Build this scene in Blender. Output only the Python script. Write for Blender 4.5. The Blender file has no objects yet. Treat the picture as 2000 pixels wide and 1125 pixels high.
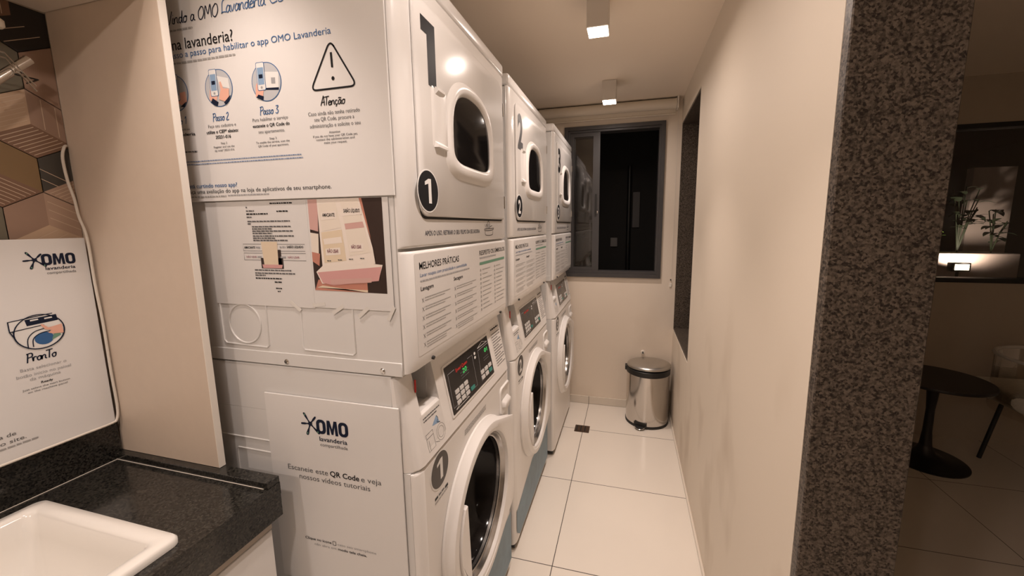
import bpy, bmesh, math, random
from mathutils import Vector, Matrix, Euler
random.seed(7)
SC = bpy.context.scene
COL = SC.collection
PI = math.pi

# ------------------------------------------------------------------ camera, world, exposure
def s2l(c):
    return tuple((x/12.92 if x <= .04045 else ((x+.055)/1.055)**2.4) for x in c)
def C8(r, g, b): return s2l((r/255, g/255, b/255))

YAW, PITCH, ROLL = 0.2581, -0.1416, -0.0100
CAM = Vector((0.4606, -0.6994, 1.4278))
cy_, sy_, cp_, sp_ = math.cos(YAW), math.sin(YAW), math.cos(PITCH), math.sin(PITCH)
fwd = Vector((-sy_*cp_, cy_*cp_, sp_)); rgt = Vector((cy_, sy_, 0)); up = rgt.cross(fwd)
r2 = rgt*math.cos(ROLL) + up*math.sin(ROLL); u2 = up*math.cos(ROLL) - rgt*math.sin(ROLL)
cd = bpy.data.cameras.new('camera'); cam = bpy.data.objects.new('camera', cd); COL.objects.link(cam)
M3 = Matrix((r2, u2, -fwd)).transposed().to_4x4(); M3.translation = CAM
cam.matrix_world = M3
cd.sensor_width = 36; cd.lens = 750.69*36/2000
cd.shift_x = -29.51/2000; cd.shift_y = -14.35/2000
cd.clip_start = .02; cd.clip_end = 60
SC.camera = cam
SC.view_settings.view_transform = 'Standard'; SC.view_settings.look = 'None'
SC.view_settings.gamma = 1; SC.view_settings.use_curve_mapping = False
SC.view_settings.exposure = 0.0
w = bpy.data.worlds.new('night_sky'); SC.world = w; w.use_nodes = True
w.node_tree.nodes['Background'].inputs[0].default_value = (.5, .6, 1, 1)
w.node_tree.nodes['Background'].inputs[1].default_value = .0008

WARM = (1.0, .838, .75)
# ------------------------------------------------------------------ key dimensions (metres)
XR, XE, YE = .797, .954, .105        # laundry wall: face, far face, near end
YB, ZC = 2.271, 2.284                # end wall, ceiling
XL = -.81                            # left wall
W = .683
YP = -.071                           # face of the board panel beside the sink
YF = 2.33                            # facade of the neighbouring room

# ------------------------------------------------------------------ materials
MATS = {}
def mat(name, col, rough=.5, metal=0, noise=0, nscale=8, bump=0, bscale=200, coat=0, spec=None, emit=None, estr=0):
    if name in MATS: return MATS[name]
    m = bpy.data.materials.new(name); m.use_nodes = True
    nt = m.node_tree; b = nt.nodes['Principled BSDF']
    b.inputs['Base Color'].default_value = (*col, 1)
    b.inputs['Roughness'].default_value = rough; b.inputs['Metallic'].default_value = metal
    if coat: b.inputs['Coat Weight'].default_value = coat; b.inputs['Coat Roughness'].default_value = .05
    if spec is not None: b.inputs['Specular IOR Level'].default_value = spec
    if emit: b.inputs['Emission Color'].default_value = (*emit, 1); b.inputs['Emission Strength'].default_value = estr
    if noise or bump:
        g = nt.nodes.new('ShaderNodeNewGeometry')
    if noise:
        n = nt.nodes.new('ShaderNodeTexNoise'); n.inputs['Scale'].default_value = nscale; n.inputs['Detail'].default_value = 4
        nt.links.new(g.outputs['Position'], n.inputs['Vector'])
        mx = nt.nodes.new('ShaderNodeMix'); mx.data_type = 'RGBA'
        mx.inputs[6].default_value = (*[c*(1-noise) for c in col], 1); mx.inputs[7].default_value = (*[min(1, c*(1+noise)) for c in col], 1)
        nt.links.new(n.outputs['Fac'], mx.inputs[0]); nt.links.new(mx.outputs[2], b.inputs['Base Color'])
    if bump:
        n2 = nt.nodes.new('ShaderNodeTexNoise'); n2.inputs['Scale'].default_value = bscale; n2.inputs['Detail'].default_value = 3
        nt.links.new(g.outputs['Position'], n2.inputs['Vector'])
        bp = nt.nodes.new('ShaderNodeBump'); bp.inputs['Strength'].default_value = bump; bp.inputs['Distance'].default_value = .002
        nt.links.new(n2.outputs['Fac'], bp.inputs['Height']); nt.links.new(bp.outputs[0], b.inputs['Normal'])
    MATS[name] = m; return m

def granite(name, dark, light, scale, rough, spec=.5):
    m = bpy.data.materials.new(name); m.use_nodes = True; nt = m.node_tree; b = nt.nodes['Principled BSDF']
    g = nt.nodes.new('ShaderNodeNewGeometry')
    v = nt.nodes.new('ShaderNodeTexVoronoi'); v.inputs['Scale'].default_value = scale
    n = nt.nodes.new('ShaderNodeTexNoise'); n.inputs['Scale'].default_value = scale*.55; n.inputs['Detail'].default_value = 5; n.inputs['Roughness'].default_value = .7
    nt.links.new(g.outputs['Position'], v.inputs['Vector']); nt.links.new(g.outputs['Position'], n.inputs['Vector'])
    sep = nt.nodes.new('ShaderNodeSeparateColor'); nt.links.new(v.outputs['Color'], sep.inputs[0])
    ad = nt.nodes.new('ShaderNodeMath'); ad.operation = 'MULTIPLY_ADD'; ad.inputs[1].default_value = .45
    nt.links.new(sep.outputs[0], ad.inputs[0]); nt.links.new(n.outputs['Fac'], ad.inputs[2])
    r = nt.nodes.new('ShaderNodeValToRGB')
    r.color_ramp.elements[0].position = .5; r.color_ramp.elements[0].color = (*dark, 1)
    r.color_ramp.elements[1].position = .95; r.color_ramp.elements[1].color = (*light, 1)
    nt.links.new(ad.outputs[0], r.inputs[0]); nt.links.new(r.outputs[0], b.inputs['Base Color'])
    b.inputs['Roughness'].default_value = rough; b.inputs['Specular IOR Level'].default_value = spec
    return m

def tile_floor(name, x0, xs, y0, ys, col):
    m = bpy.data.materials.new(name); m.use_nodes = True; nt = m.node_tree; b = nt.nodes['Principled BSDF']
    g = nt.nodes.new('ShaderNodeNewGeometry'); sp = nt.nodes.new('ShaderNodeSeparateXYZ'); nt.links.new(g.outputs['Position'], sp.inputs[0])
    def line(sock, o, s):
        a = nt.nodes.new('ShaderNodeMath'); a.operation = 'SUBTRACT'; a.inputs[1].default_value = o - s/2; nt.links.new(sock, a.inputs[0])
        f = nt.nodes.new('ShaderNodeMath'); f.operation = 'FLOORED_MODULO'; f.inputs[1].default_value = s; nt.links.new(a.outputs[0], f.inputs[0])
        d = nt.nodes.new('ShaderNodeMath'); d.operation = 'SUBTRACT'; d.inputs[1].default_value = s/2; nt.links.new(f.outputs[0], d.inputs[0])
        ab = nt.nodes.new('ShaderNodeMath'); ab.operation = 'ABSOLUTE'; nt.links.new(d.outputs[0], ab.inputs[0])
        return ab.outputs[0]
    mn = nt.nodes.new('ShaderNodeMath'); mn.operation = 'MINIMUM'
    nt.links.new(line(sp.outputs[0], x0, xs), mn.inputs[0]); nt.links.new(line(sp.outputs[1], y0, ys), mn.inputs[1])
    lt = nt.nodes.new('ShaderNodeMath'); lt.operation = 'LESS_THAN'; lt.inputs[1].default_value = .0017; nt.links.new(mn.outputs[0], lt.inputs[0])
    n = nt.nodes.new('ShaderNodeTexNoise'); n.inputs['Scale'].default_value = 3; n.inputs['Detail'].default_value = 5; nt.links.new(g.outputs['Position'], n.inputs['Vector'])
    m1 = nt.nodes.new('ShaderNodeMix'); m1.data_type = 'RGBA'
    m1.inputs[6].default_value = (*[c*.93 for c in col], 1); m1.inputs[7].default_value = (*col, 1); nt.links.new(n.outputs['Fac'], m1.inputs[0])
    m2 = nt.nodes.new('ShaderNodeMix'); m2.data_type = 'RGBA'; nt.links.new(lt.outputs[0], m2.inputs[0]); nt.links.new(m1.outputs[2], m2.inputs[6]); m2.inputs[7].default_value = (.05, .04, .03, 1)
    nt.links.new(m2.outputs[2], b.inputs['Base Color'])
    mr = nt.nodes.new('ShaderNodeMath'); mr.operation = 'MULTIPLY_ADD'; mr.inputs[1].default_value = .5; mr.inputs[2].default_value = .16; nt.links.new(lt.outputs[0], mr.inputs[0]); nt.links.new(mr.outputs[0], b.inputs['Roughness'])
    return m

def stained_wall(name, col, stain, amount):
    """paint with soft brownish scuff marks of their own shape"""
    m = bpy.data.materials.new(name); m.use_nodes = True; nt = m.node_tree; b = nt.nodes['Principled BSDF']
    g = nt.nodes.new('ShaderNodeNewGeometry')
    mp = nt.nodes.new('ShaderNodeMapping'); mp.inputs['Scale'].default_value = (1, 1.3, .75); nt.links.new(g.outputs['Position'], mp.inputs[0])
    n = nt.nodes.new('ShaderNodeTexNoise'); n.inputs['Scale'].default_value = 2.6; n.inputs['Detail'].default_value = 3; nt.links.new(mp.outputs[0], n.inputs['Vector'])
    r = nt.nodes.new('ShaderNodeValToRGB'); r.color_ramp.elements[0].position = .52; r.color_ramp.elements[1].position = .75
    nt.links.new(n.outputs['Fac'], r.inputs[0])
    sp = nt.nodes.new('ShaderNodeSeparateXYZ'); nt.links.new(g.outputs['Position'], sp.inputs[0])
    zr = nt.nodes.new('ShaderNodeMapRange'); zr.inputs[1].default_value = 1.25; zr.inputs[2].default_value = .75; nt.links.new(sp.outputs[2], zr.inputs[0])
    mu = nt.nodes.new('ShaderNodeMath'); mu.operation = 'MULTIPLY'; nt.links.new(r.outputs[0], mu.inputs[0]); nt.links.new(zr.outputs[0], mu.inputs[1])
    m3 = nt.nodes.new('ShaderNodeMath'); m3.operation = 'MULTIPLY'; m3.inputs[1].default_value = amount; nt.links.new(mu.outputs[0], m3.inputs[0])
    mx = nt.nodes.new('ShaderNodeMix'); mx.data_type = 'RGBA'; mx.inputs[6].default_value = (*col, 1); mx.inputs[7].default_value = (*stain, 1)
    nt.links.new(m3.outputs[0], mx.inputs[0]); nt.links.new(mx.outputs[2], b.inputs['Base Color'])
    b.inputs['Roughness'].default_value = .6
    n2 = nt.nodes.new('ShaderNodeTexNoise'); n2.inputs['Scale'].default_value = 120; nt.links.new(g.outputs['Position'], n2.inputs['Vector'])
    bp = nt.nodes.new('ShaderNodeBump'); bp.inputs['Strength'].default_value = .08; bp.inputs['Distance'].default_value = .001
    nt.links.new(n2.outputs['Fac'], bp.inputs['Height']); nt.links.new(bp.outputs[0], b.inputs['Normal'])
    return m

def glass_mat(name, tint=(1, 1, 1), ior=1.45):
    m = bpy.data.materials.new(name); m.use_nodes = True; nt = m.node_tree
    for n in list(nt.nodes):
        if n.type != 'OUTPUT_MATERIAL': nt.nodes.remove(n)
    o = [n for n in nt.nodes if n.type == 'OUTPUT_MATERIAL'][0]
    t = nt.nodes.new('ShaderNodeBsdfTransparent'); t.inputs[0].default_value = (*tint, 1)
    gl = nt.nodes.new('ShaderNodeBsdfGlossy'); gl.inputs['Roughness'].default_value = .01
    f = nt.nodes.new('ShaderNodeFresnel'); f.inputs[0].default_value = ior
    mx = nt.nodes.new('ShaderNodeMixShader'); nt.links.new(f.outputs[0], mx.inputs[0]); nt.links.new(t.outputs[0], mx.inputs[1]); nt.links.new(gl.outputs[0], mx.inputs[2])
    nt.links.new(mx.outputs[0], o.inputs[0]); return m

ENAMEL = mat('white_enamel', (.78, .76, .74), .22, noise=.015, nscale=5, coat=.25)
PLASTIC = mat('white_plastic', (.80, .775, .75), .3, noise=.012, nscale=6)
SHELL = mat('side_sheet_enamel', (.70, .69, .675), .34, noise=.02, nscale=4)
SEAM = mat('dark_gap', (.02, .018, .016), .8)
PRINT_BK = mat('print_black', (.010, .010, .012), .5, spec=.2)
PRINT_NAVY = mat('print_navy', (.008, .014, .035), .45, spec=.25)
PRINT_BLUE = mat('print_blue', C8(52, 98, 150), .45)
PRINT_GRAY = mat('print_gray', (.10, .10, .105), .5)
PRINT_LGRAY = mat('print_light_gray', (.36, .36, .37), .5)
PRINT_LINE = mat('print_pale_line', (.36, .35, .34), .5)
PRINT_GREEN = mat('print_green', C8(108, 150, 128), .5)
PRINT_RED = mat('print_red', C8(190, 40, 36), .45)
PRINT_WHITE = mat('print_white', (.8, .79, .77), .4)
PRINT_SKY = mat('print_sky', C8(138, 166, 196), .45)
PRINT_SKIN = mat('print_skin', C8(232, 178, 158), .45)
BOARD = mat('sign_board_white', (.77, .755, .74), .32, noise=.01, nscale=3)
PAPER = mat('paper_white', (.70, .685, .67), .3, noise=.015, nscale=9)
STICKER = mat('clear_white_sticker', (.74, .715, .69), .26, noise=.01, nscale=6)
GLASS_DK = mat('dark_tinted_glass', (.010, .009, .009), .09, spec=.22)
CHROME = mat('chrome', (.75, .73, .70), .13, metal=1)
STEEL = mat('polished_steel', (.60, .57, .54), .16, metal=1, noise=.03, nscale=3)
STEEL_BR = mat('brushed_steel_lid', (.52, .50, .47), .33, metal=1, bump=.05, bscale=300)
BLACKP = mat('black_plastic', (.012, .012, .012), .4)
DISPLAY = mat('display_black', (.012, .011, .012), .25)
LED = mat('led_green', (.02, .3, .05), .5, emit=(.10, 1, .22), estr=.5)
TEAL = mat('key_teal', C8(60, 135, 125), .5)
KEYW = mat('key_white', (.62, .6, .58), .5)
BLUEFILM = mat('blue_film', C8(98, 126, 142), .4, noise=.28, nscale=26)
WALLP = mat('cream_paint', (.74, .655, .545), .6, noise=.02, nscale=2, bump=.05, bscale=120)
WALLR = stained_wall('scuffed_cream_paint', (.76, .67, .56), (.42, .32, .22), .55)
WALLB = stained_wall('end_wall_paint', (.82, .72, .61), (.58, .47, .36), .35)
CEIL = mat('ceiling_paint', (.88, .765, .64), .7, noise=.02, nscale=2)
LAMINATE = mat('beige_laminate', (.64, .53, .43), .45, noise=.03, nscale=40, bump=.03, bscale=400)
LAM_EDGE = mat('pale_edge_band', (.85, .79, .71), .4, noise=.02, nscale=20)
GRAN_BLACK = granite('black_granite', (.004, .004, .004), (.040, .037, .031), 330, .13)
GRAN_GREY = granite('grey_brown_granite', (.022, .017, .014), (.15, .12, .095), 270, .4, .25)
ALU_GREY = mat('grey_aluminium', (.056, .053, .054), .42, noise=.03, nscale=10)
CERAMIC = mat('sink_ceramic', (.82, .79, .74), .12, noise=.01, nscale=3, coat=.4)
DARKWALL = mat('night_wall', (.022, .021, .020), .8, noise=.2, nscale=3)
CABLEW = mat('white_cable', (.72, .66, .58), .45, noise=.02, nscale=20)
GROUT = mat('tile_grout', (.10, .08, .065), .7)
TILE = mat('floor_tile_strip', (.74, .67, .58), .25, noise=.02, nscale=4)

# ------------------------------------------------------------------ mesh builder
class B:
    """collects geometry, becomes ONE mesh object"""
    def __init__(s): s.v = []; s.f = []; s.m = []; s.mats = []
    def mi(s, m):
        if m not in s.mats: s.mats.append(m)
        return s.mats.index(m)
    def add(s, vs, fs, m):
        o = len(s.v); s.v += [tuple(x) for x in vs]; k = s.mi(m)
        for f in fs: s.f.append([i+o for i in f]); s.m.append(k)
    def box(s, a, b, m, bev=0, seg=2):
        a, b = [min(p, q) for p, q in zip(a, b)], [max(p, q) for p, q in zip(a, b)]
        if not bev:
            x, y, z = zip(a, b)
            vs = [(x[i], y[j], z[k]) for i in (0, 1) for j in (0, 1) for k in (0, 1)]
            s.add(vs, [(0, 1, 3, 2), (4, 6, 7, 5), (0, 4, 5, 1), (2, 3, 7, 6), (0, 2, 6, 4), (1, 5, 7, 3)], m); return
        bm = bmesh.new(); bmesh.ops.create_cube(bm, size=1)
        for v in bm.verts: v.co = Vector([(p+q)/2 + v.co[i]*(q-p) for i, (p, q) in enumerate(zip(a, b))])
        bmesh.ops.bevel(bm, geom=list(bm.edges), offset=bev, segments=seg, profile=.5, affect='EDGES', clamp_overlap=True)
        s.bm(bm, m)
    def bm(s, bm, m, mw=None):
        bm.verts.index_update()
        s.add([(mw @ v.co if mw else v.co) for v in bm.verts], [[v.index for v in f.verts] for f in bm.faces], m); bm.free()
    def loft(s, rings, m, cap0=True, cap1=True, close=True):
        n = len(rings[0]); vs = [p for r in rings for p in r]; fs = []
        for i in range(len(rings)-1):
            for j in range(n if close else n-1):
                k = (j+1) % n
                fs.append((i*n+j, i*n+k, (i+1)*n+k, (i+1)*n+j))
        if cap0: fs.append(tuple(reversed(range(n))))
        if cap1: fs.append(tuple(range((len(rings)-1)*n, len(rings)*n)))
        s.add(vs, fs, m)
    def prism(s, pts, fr, d0, d1, m):
        s.loft([[fr(u, v, d0) for u, v in pts], [fr(u, v, d1) for u, v in pts]], m)
    def flat(s, pts, fr, d, m):
        s.add([fr(u, v, d) for u, v in pts], [tuple(range(len(pts)))], m)
    def tube(s, path, r, m, n=10, caps=True):
        path = [Vector(p) for p in path]; rings = []; prev = None
        for i, p in enumerate(path):
            t = (path[min(i+1, len(path)-1)] - path[max(i-1, 0)]).normalized()
            if prev is None:
                a = t.orthogonal().normalized()
            else:
                a = (prev - t*prev.dot(t)).normalized()
            prev = a; bb = t.cross(a)
            rr = r[i] if isinstance(r, (list, tuple)) else r
            rings.append([p + (a*math.cos(q) + bb*math.sin(q))*rr for q in [2*PI*k/n for k in range(n)]])
        s.loft(rings, m, caps, caps)
    def lathe(s, prof, c, m, n=48, cap0=True, cap1=True):
        s.loft([[(c[0]+r*math.cos(2*PI*k/n), c[1]+r*math.sin(2*PI*k/n), c[2]+z) for k in range(n)] for r, z in prof], m, cap0, cap1)
    def make(s, name, parent=None, smooth=40, **props):
        me = bpy.data.meshes.new(name); me.from_pydata(s.v, [], s.f)
        for m in s.mats: me.materials.append(m)
        me.polygons.foreach_set('material_index', s.m)
        bm = bmesh.new(); bm.from_mesh(me)
        bmesh.ops.recalc_face_normals(bm, faces=[f for f in bm.faces]); bm.to_mesh(me); bm.free()
        if smooth:
            me.polygons.foreach_set('use_smooth', [True]*len(me.polygons)); me.set_sharp_from_angle(angle=math.radians(smooth))
        me.update()
        o = bpy.data.objects.new(name, me); COL.objects.link(o)
        if parent: o.parent = parent; o.matrix_parent_inverse = parent.matrix_world.inverted()
        for k, v in props.items(): o[k] = v
        return o

def thing(name, loc, label, cat, group=None):
    o = bpy.data.objects.new(name, None); COL.objects.link(o); o.location = loc; o.empty_display_size = .05
    o.matrix_world = Matrix.Translation(loc)
    o['label'] = label; o['category'] = cat
    if group: o['group'] = group
    return o
def struct_empty(name, loc):
    o = bpy.data.objects.new(name, None); COL.objects.link(o); o.location = loc; o.matrix_world = Matrix.Translation(loc); o['kind'] = 'structure'; return o

# frames map (u, v, n) -> world; n points out of the surface
def FRONT(x, y0=0, z0=0): return lambda u, v, n=0: (x+n, y0+u, z0+v)
def SIDE(y, x0=0, z0=0): return lambda u, v, n=0: (x0+u, y-n, z0+v)
def BACK(y, x0=0, z0=0): return lambda u, v, n=0: (x0+u, y-n, z0+v)

def rrect(u0, v0, u1, v1, r, n=5, rs=None):
    rs = rs or (r, r, r, r); P = []
    for (cx, cy, a0, rr) in ((u1-rs[0], v0+rs[0], -90, rs[0]), (u1-rs[1], v1-rs[1], 0, rs[1]), (u0+rs[2], v1-rs[2], 90, rs[2]), (u0+rs[3], v0+rs[3], 180, rs[3])):
        for k in range(n+1):
            a = math.radians(a0+90*k/n); P.append((cx+rr*math.cos(a), cy+rr*math.sin(a)))
    return P
def ell(cu, cv, a, b, n=40): return [(cu+a*math.cos(2*PI*k/n), cv+b*math.sin(2*PI*k/n)) for k in range(n)]

def one(b, fr, u0, u1, v, cap, m, n):
    w_ = u1-u0; st = u1-w_*.46
    b.flat([(st, v), (u1, v), (u1, v+cap), (st+w_*.04, v+cap), (u0, v+cap*.86), (u0, v+cap*.72), (st, v+cap*.80)], fr, n, m)
def logo_word(b, fr, u0, u1, v, h, m, n=.0006):
    w_ = (u1-u0); a = w_*.30; g = w_*.02
    for c in (u0, u1-a):
        o = rrect(c, v, c+a, v+h, a*.42, 5); i = rrect(c+a*.32, v+h*.2, c+a*.68, v+h*.8, a*.17, 5)
        k = len(o); b.add([fr(x, y, n) for x, y in o+i], [(j, (j+1) % k, k+(j+1) % k, k+j) for j in range(k)], m)
    x0 = u0+a+g; x1 = u1-a-g; ww = x1-x0
    P = [(0, 0), (.24, 0), (.27, .62), (.42, .05), (.58, .05), (.73, .62), (.76, 0), (1, 0), (.93, 1), (.68, 1), (.5, .42), (.32, 1), (.07, 1)]
    b.flat([(x0+ww*p, v+h*r) for p, r in P], fr, n, m)
_tc = {}
def glyphs(s, bold):
    key = (s, bold)
    if key in _tc: return _tc[key]
    cu = bpy.data.curves.new('t', 'FONT'); cu.body = s; cu.size = 1; cu.offset = bold; cu.resolution_u = 3
    ob = bpy.data.objects.new('t', cu); COL.objects.link(ob)
    dg = bpy.context.evaluated_depsgraph_get(); dg.update()
    me = ob.evaluated_get(dg).to_mesh()
    vs = [(v.co.x, v.co.y) for v in me.vertices]; fs = [tuple(p.vertices) for p in me.polygons]
    ob.evaluated_get(dg).to_mesh_clear()
    bpy.data.objects.remove(ob); bpy.data.curves.remove(cu)
    _tc[key] = (vs, fs); return _tc[key]
def txt(b, s, fr, u0, u1, v, cap, m, bold=0, shear=0, n=.0006, align='fit'):
    """lay the string between u0 and u1 on baseline v with capital height cap"""
    vs, fs = glyphs(s, bold)
    if not vs: return
    a, c = min(x for x, y in vs), max(x for x, y in vs)
    k = (u1-u0)/(c-a); kv = cap/.727
    b.add([fr(u0+(x-a)*k+shear*y*kv, v+y*kv, n) for x, y in vs], fs, m)

def scrib(b, fr, u0, u1, v, h, m, n=.0006, word=1.0):
    """a run of word-sized dashes: print too small to read"""
    u = u0; rnd = random.Random(int((u0*977+v*1313)*1e4) & 0xffff)
    while u < u1-.25*h:
        wl = min(h*rnd.uniform(1.2, 4.2)*word, u1-u)
        b.flat([(u, v), (u+wl, v), (u+wl, v+h*rnd.uniform(.75, 1)), (u, v+h)], fr, n, m); u += wl+h*.45

HW = {
 'V': (.55, [[(0, 1), (.25, 0), (.6, 1.08)]]), 'i': (.22, [[(.1, .5), (.06, .08), (.22, .02)], [(.13, .72), (.15, .76)]]),
 'n': (.42, [[(0, .5), (.02, 0), (.06, .32), (.2, .5), (.3, .42), (.3, .1), (.42, .02)]]),
 'd': (.42, [[(.3, .4), (.14, .46), (.02, .22), (.14, 0), (.28, .2), (.38, 1), (.34, .1), (.45, .02)]]),
 'o': (.38, [[(.2, .5), (.04, .32), (.1, .02), (.28, .06), (.34, .35), (.2, .5), (.4, .44)]]),
 'a': (.42, [[(.32, .42), (.16, .5), (.02, .2), (.12, 0), (.27, .15), (.34, .48), (.33, .08), (.45, .02)]]),
 'O': (.58, [[(.32, 1.02), (.06, .62), (.08, .1), (.3, -.02), (.52, .4), (.47, .9), (.28, 1)]]),
 'M': (.68, [[(0, -.05), (.12, 1), (.32, .3), (.54, 1.05), (.62, -.03)]]), 'L': (.42, [[(.42, 1.05), (.12, .8), (.06, .1), (0, 0), (.2, .08), (.45, .04)]]),
 'v': (.34, [[(0, .5), (.12, .02), (.32, .52)]]), 'e': (.36, [[(.02, .22), (.28, .34), (.2, .5), (.04, .34), (.07, .04), (.26, .02), (.4, .14)]]),
 'r': (.32, [[(0, .5), (.04, 0), (.07, .32), (.18, .5), (.32, .44)]]), 'A': (.46, [[(0, 0), (.26, 1), (.32, 1), (.42, 0)], [(.08, .36), (.46, .42)]]),
 't': (.3, [[(.16, .95), (.1, .1), (.26, .03)], [(0, .62), (.36, .68)]]), 'T': (.4, [[(.24, 1), (.18, 0)], [(-.05, .95), (.5, 1.02)]]),
 'ç': (.36, [[(.3, .44), (.12, .48), (.02, .2), (.15, 0), (.34, .08)], [(.15, 0), (.2, -.14), (.08, -.22)]]),
 'ã': (.42, [[(.32, .42), (.16, .5), (.02, .2), (.12, 0), (.27, .15), (.34, .48), (.33, .08), (.45, .02)], [(.04, .66), (.15, .76), (.25, .66), (.36, .76)]]),
 'P': (.46, [[(.04, -.1), (.12, 1)], [(.0, .95), (.4, 1), (.44, .62), (.1, .48)]]), 's': (.32, [[(.3, .46), (.1, .5), (.1, .3), (.26, .16), (.14, 0), (0, .06)]]),
 '1': (.26, [[(.02, .75), (.2, 1), (.14, 0)]]), '2': (.42, [[(.04, .8), (.25, 1), (.36, .75), (.02, .02), (.42, .04)]]),
 '3': (.42, [[(.06, .95), (.4, .95), (.18, .55), (.4, .35), (.25, 0), (.0, .1)]]), 'C': (.42, [[(.4, .9), (.25, 1), (.02, .5), (.15, 0), (.42, .1)]]), ' ': (.3, []),
}
def smooth_path(p, k=5):
    if len(p) < 3: return p
    out = []
    q = [p[0]] + list(p) + [p[-1]]
    for i in range(1, len(q)-2):
        a, b_, c, d = q[i-1], q[i], q[i+1], q[i+2]
        for j in range(k):
            t = j/k
            out.append(tuple(.5*((2*b_[x]) + (-a[x]+c[x])*t + (2*a[x]-5*b_[x]+4*c[x]-d[x])*t*t + (-a[x]+3*b_[x]-3*c[x]+d[x])*t**3) for x in (0, 1)))
    out.append(p[-1]); return out
def ribbon(b, pts, w_, fr, n, m):
    k = len(pts); vs = []
    for i, p in enumerate(pts):
        q0, q1 = pts[max(i-1, 0)], pts[min(i+1, k-1)]
        dx, dy = q1[0]-q0[0], q1[1]-q0[1]; L = math.hypot(dx, dy) or 1
        ox, oy = -dy/L*w_/2, dx/L*w_/2
        vs += [fr(p[0]+ox, p[1]+oy, n), fr(p[0]-ox, p[1]-oy, n)]
    b.add(vs, [(2*i, 2*i+1, 2*i+3, 2*i+2) for i in range(k-1)], m)
def hand(b, s, fr, u0, u1, v, cap, m, w_=.0022, n=.0006, shear=.12):
    tot = sum(HW[c][0] for c in s); k = (u1-u0)/tot; u = 0
    for c in s:
        for st in HW[c][1]:
            ribbon(b, smooth_path([(u0+(u+x+shear*y*.5)*k, v+y*cap) for x, y in st]), w_, fr, n, m)
        u += HW[c][0]

def splat_logo(b, fr, cu, cv, k):
    """ink splash: five drops joined to a centre, each drop with a green heart"""
    for (du, dv, wd) in ((-.55, .85, .20), (.55, .62, .17), (-.85, -.06, .17), (-.36, -.95, .24), (.8, -.75, .2)):
        L = math.hypot(du, dv); ax, ay = du/L, dv/L; px, py = -ay, ax; P = []
        for t, ww in ((0, .10), (.35, .05), (.6, .09), (.8, wd*.5), (.93, wd*.5), (1.03, wd*.28)):
            P.append((t*L, ww))
        pts = [(cu+k*(ax*t+px*q), cv+k*(ay*t+py*q)) for t, q in P] + [(cu+k*(ax*t-px*q), cv+k*(ay*t-py*q)) for t, q in reversed(P)]
        b.flat(pts, fr, .0006, PRINT_NAVY)
        if wd > .18:
            b.flat(ell(cu+k*ax*L*.85, cv+k*ay*L*.85, k*.05, k*.09, 10), fr, .0009, PRINT_GREEN)
    b.flat(ell(cu, cv, k*.2, k*.18, 12), fr, .0007, PRINT_NAVY)
def brand_block(b, fr, u0, u1, v, cap, lav, comp, splat, scale):
    logo_word(b, fr, u0, u1, v, cap, PRINT_NAVY)
    txt(b, 'lavanderia', fr, *lav, PRINT_NAVY, bold=.012)
    txt(b, 'compartilhada', fr, *comp, PRINT_GRAY)
    splat_logo(b, fr, *splat, scale)

# ================================================================== THE ROOM
def slab(name, a, b, m, **kw):
    q = B(); q.box(a, b, m); return q.make(name, smooth=0, kind='structure', **kw)
FLOOR_L = tile_floor('laundry_floor_tile', .1836, .647, .718, .5704, (.84, .775, .69))
FLOOR_R = tile_floor('lounge_floor_tile', 2.124, .60, 1.1945, .583, (.74, .66, .56))
slab('floor', (-.9, -2.3, -.1), (XE, 2.4, 0), FLOOR_L)
slab('floor', (XE, -2.3, -.1), (4.6, YF+.12, 0), FLOOR_R)
slab('ceiling', (-.9, -2.3, ZC), (4.6, YF+.12, ZC+.1), CEIL)
slab('wall_left', (XL-.1, -2.3, 0), (XL, YB+.1, ZC), WALLP)
slab('wall_near', (-.9, -2.4, 0), (4.6, -2.3, ZC), WALLP)
slab('wall_far_right', (4.6, -2.3, 0), (4.7, YF+.12, ZC), WALLP)
# end wall with the window hole
WX0, WX1, WZ0, WZ1 = -.02, .692, 1.034, 2.145
q = B()
q.box((XL, YB, 0), (WX0+.02, YB+.14, ZC), WALLB); q.box((WX1-.02, YB, 0), (XE, YB+.14, ZC), WALLB)
q.box((WX0+.02, YB, 0), (WX1-.02, YB+.14, WZ0+.02), WALLB); q.box((WX0+.02, YB, WZ1-.02), (WX1-.02, YB+.14, ZC), WALLB)
q.make('wall_back', smooth=0, kind='structure')
# laundry wall with the granite lined niche
NY0, NY1, NZ0, NZ1, ND = 1.532, YB-.004, .655, 2.121, .115
q = B()
q.box((XR, YE, 0), (XE, NY0, ZC), WALLR); q.box((XR, NY0, 0), (XE, YB, NZ0), WALLR); q.box((XR, NY0, NZ1), (XE, YB, ZC), WALLR)
q.box((XR+ND+.012, NY0, NZ0), (XE, YB, NZ1), WALLR)
q.make('wall_right', smooth=0, kind='structure')
q = B(); t_ = .012
q.box((XR+ND, NY0, NZ0), (XR+ND+t_, NY1, NZ1), GRAN_GREY)  # unseen back slab, added to stop light leaking into the next room
q.box((XR+.003, NY1-t_, NZ0), (XR+ND, NY1, NZ1), GRAN_GREY); q.box((XR+.003, NY0, NZ0), (XR+ND, NY0+t_, NZ1), GRAN_GREY)
q.box((XR+.003, NY0+t_, NZ0), (XR+ND, NY1-t_, NZ0+t_), GRAN_GREY); q.box((XR+.003, NY0+t_, NZ1-t_), (XR+ND, NY1-t_, NZ1), GRAN_GREY)
q.make('trim_2', smooth=0, kind='structure')
# granite slab closing the end of the wall
q = B(); q.box((XR, YE-.025, 0), (XE, YE, ZC), GRAN_GREY, .002, 1)
q.make('trim_1', smooth=0, kind='structure')
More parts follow.
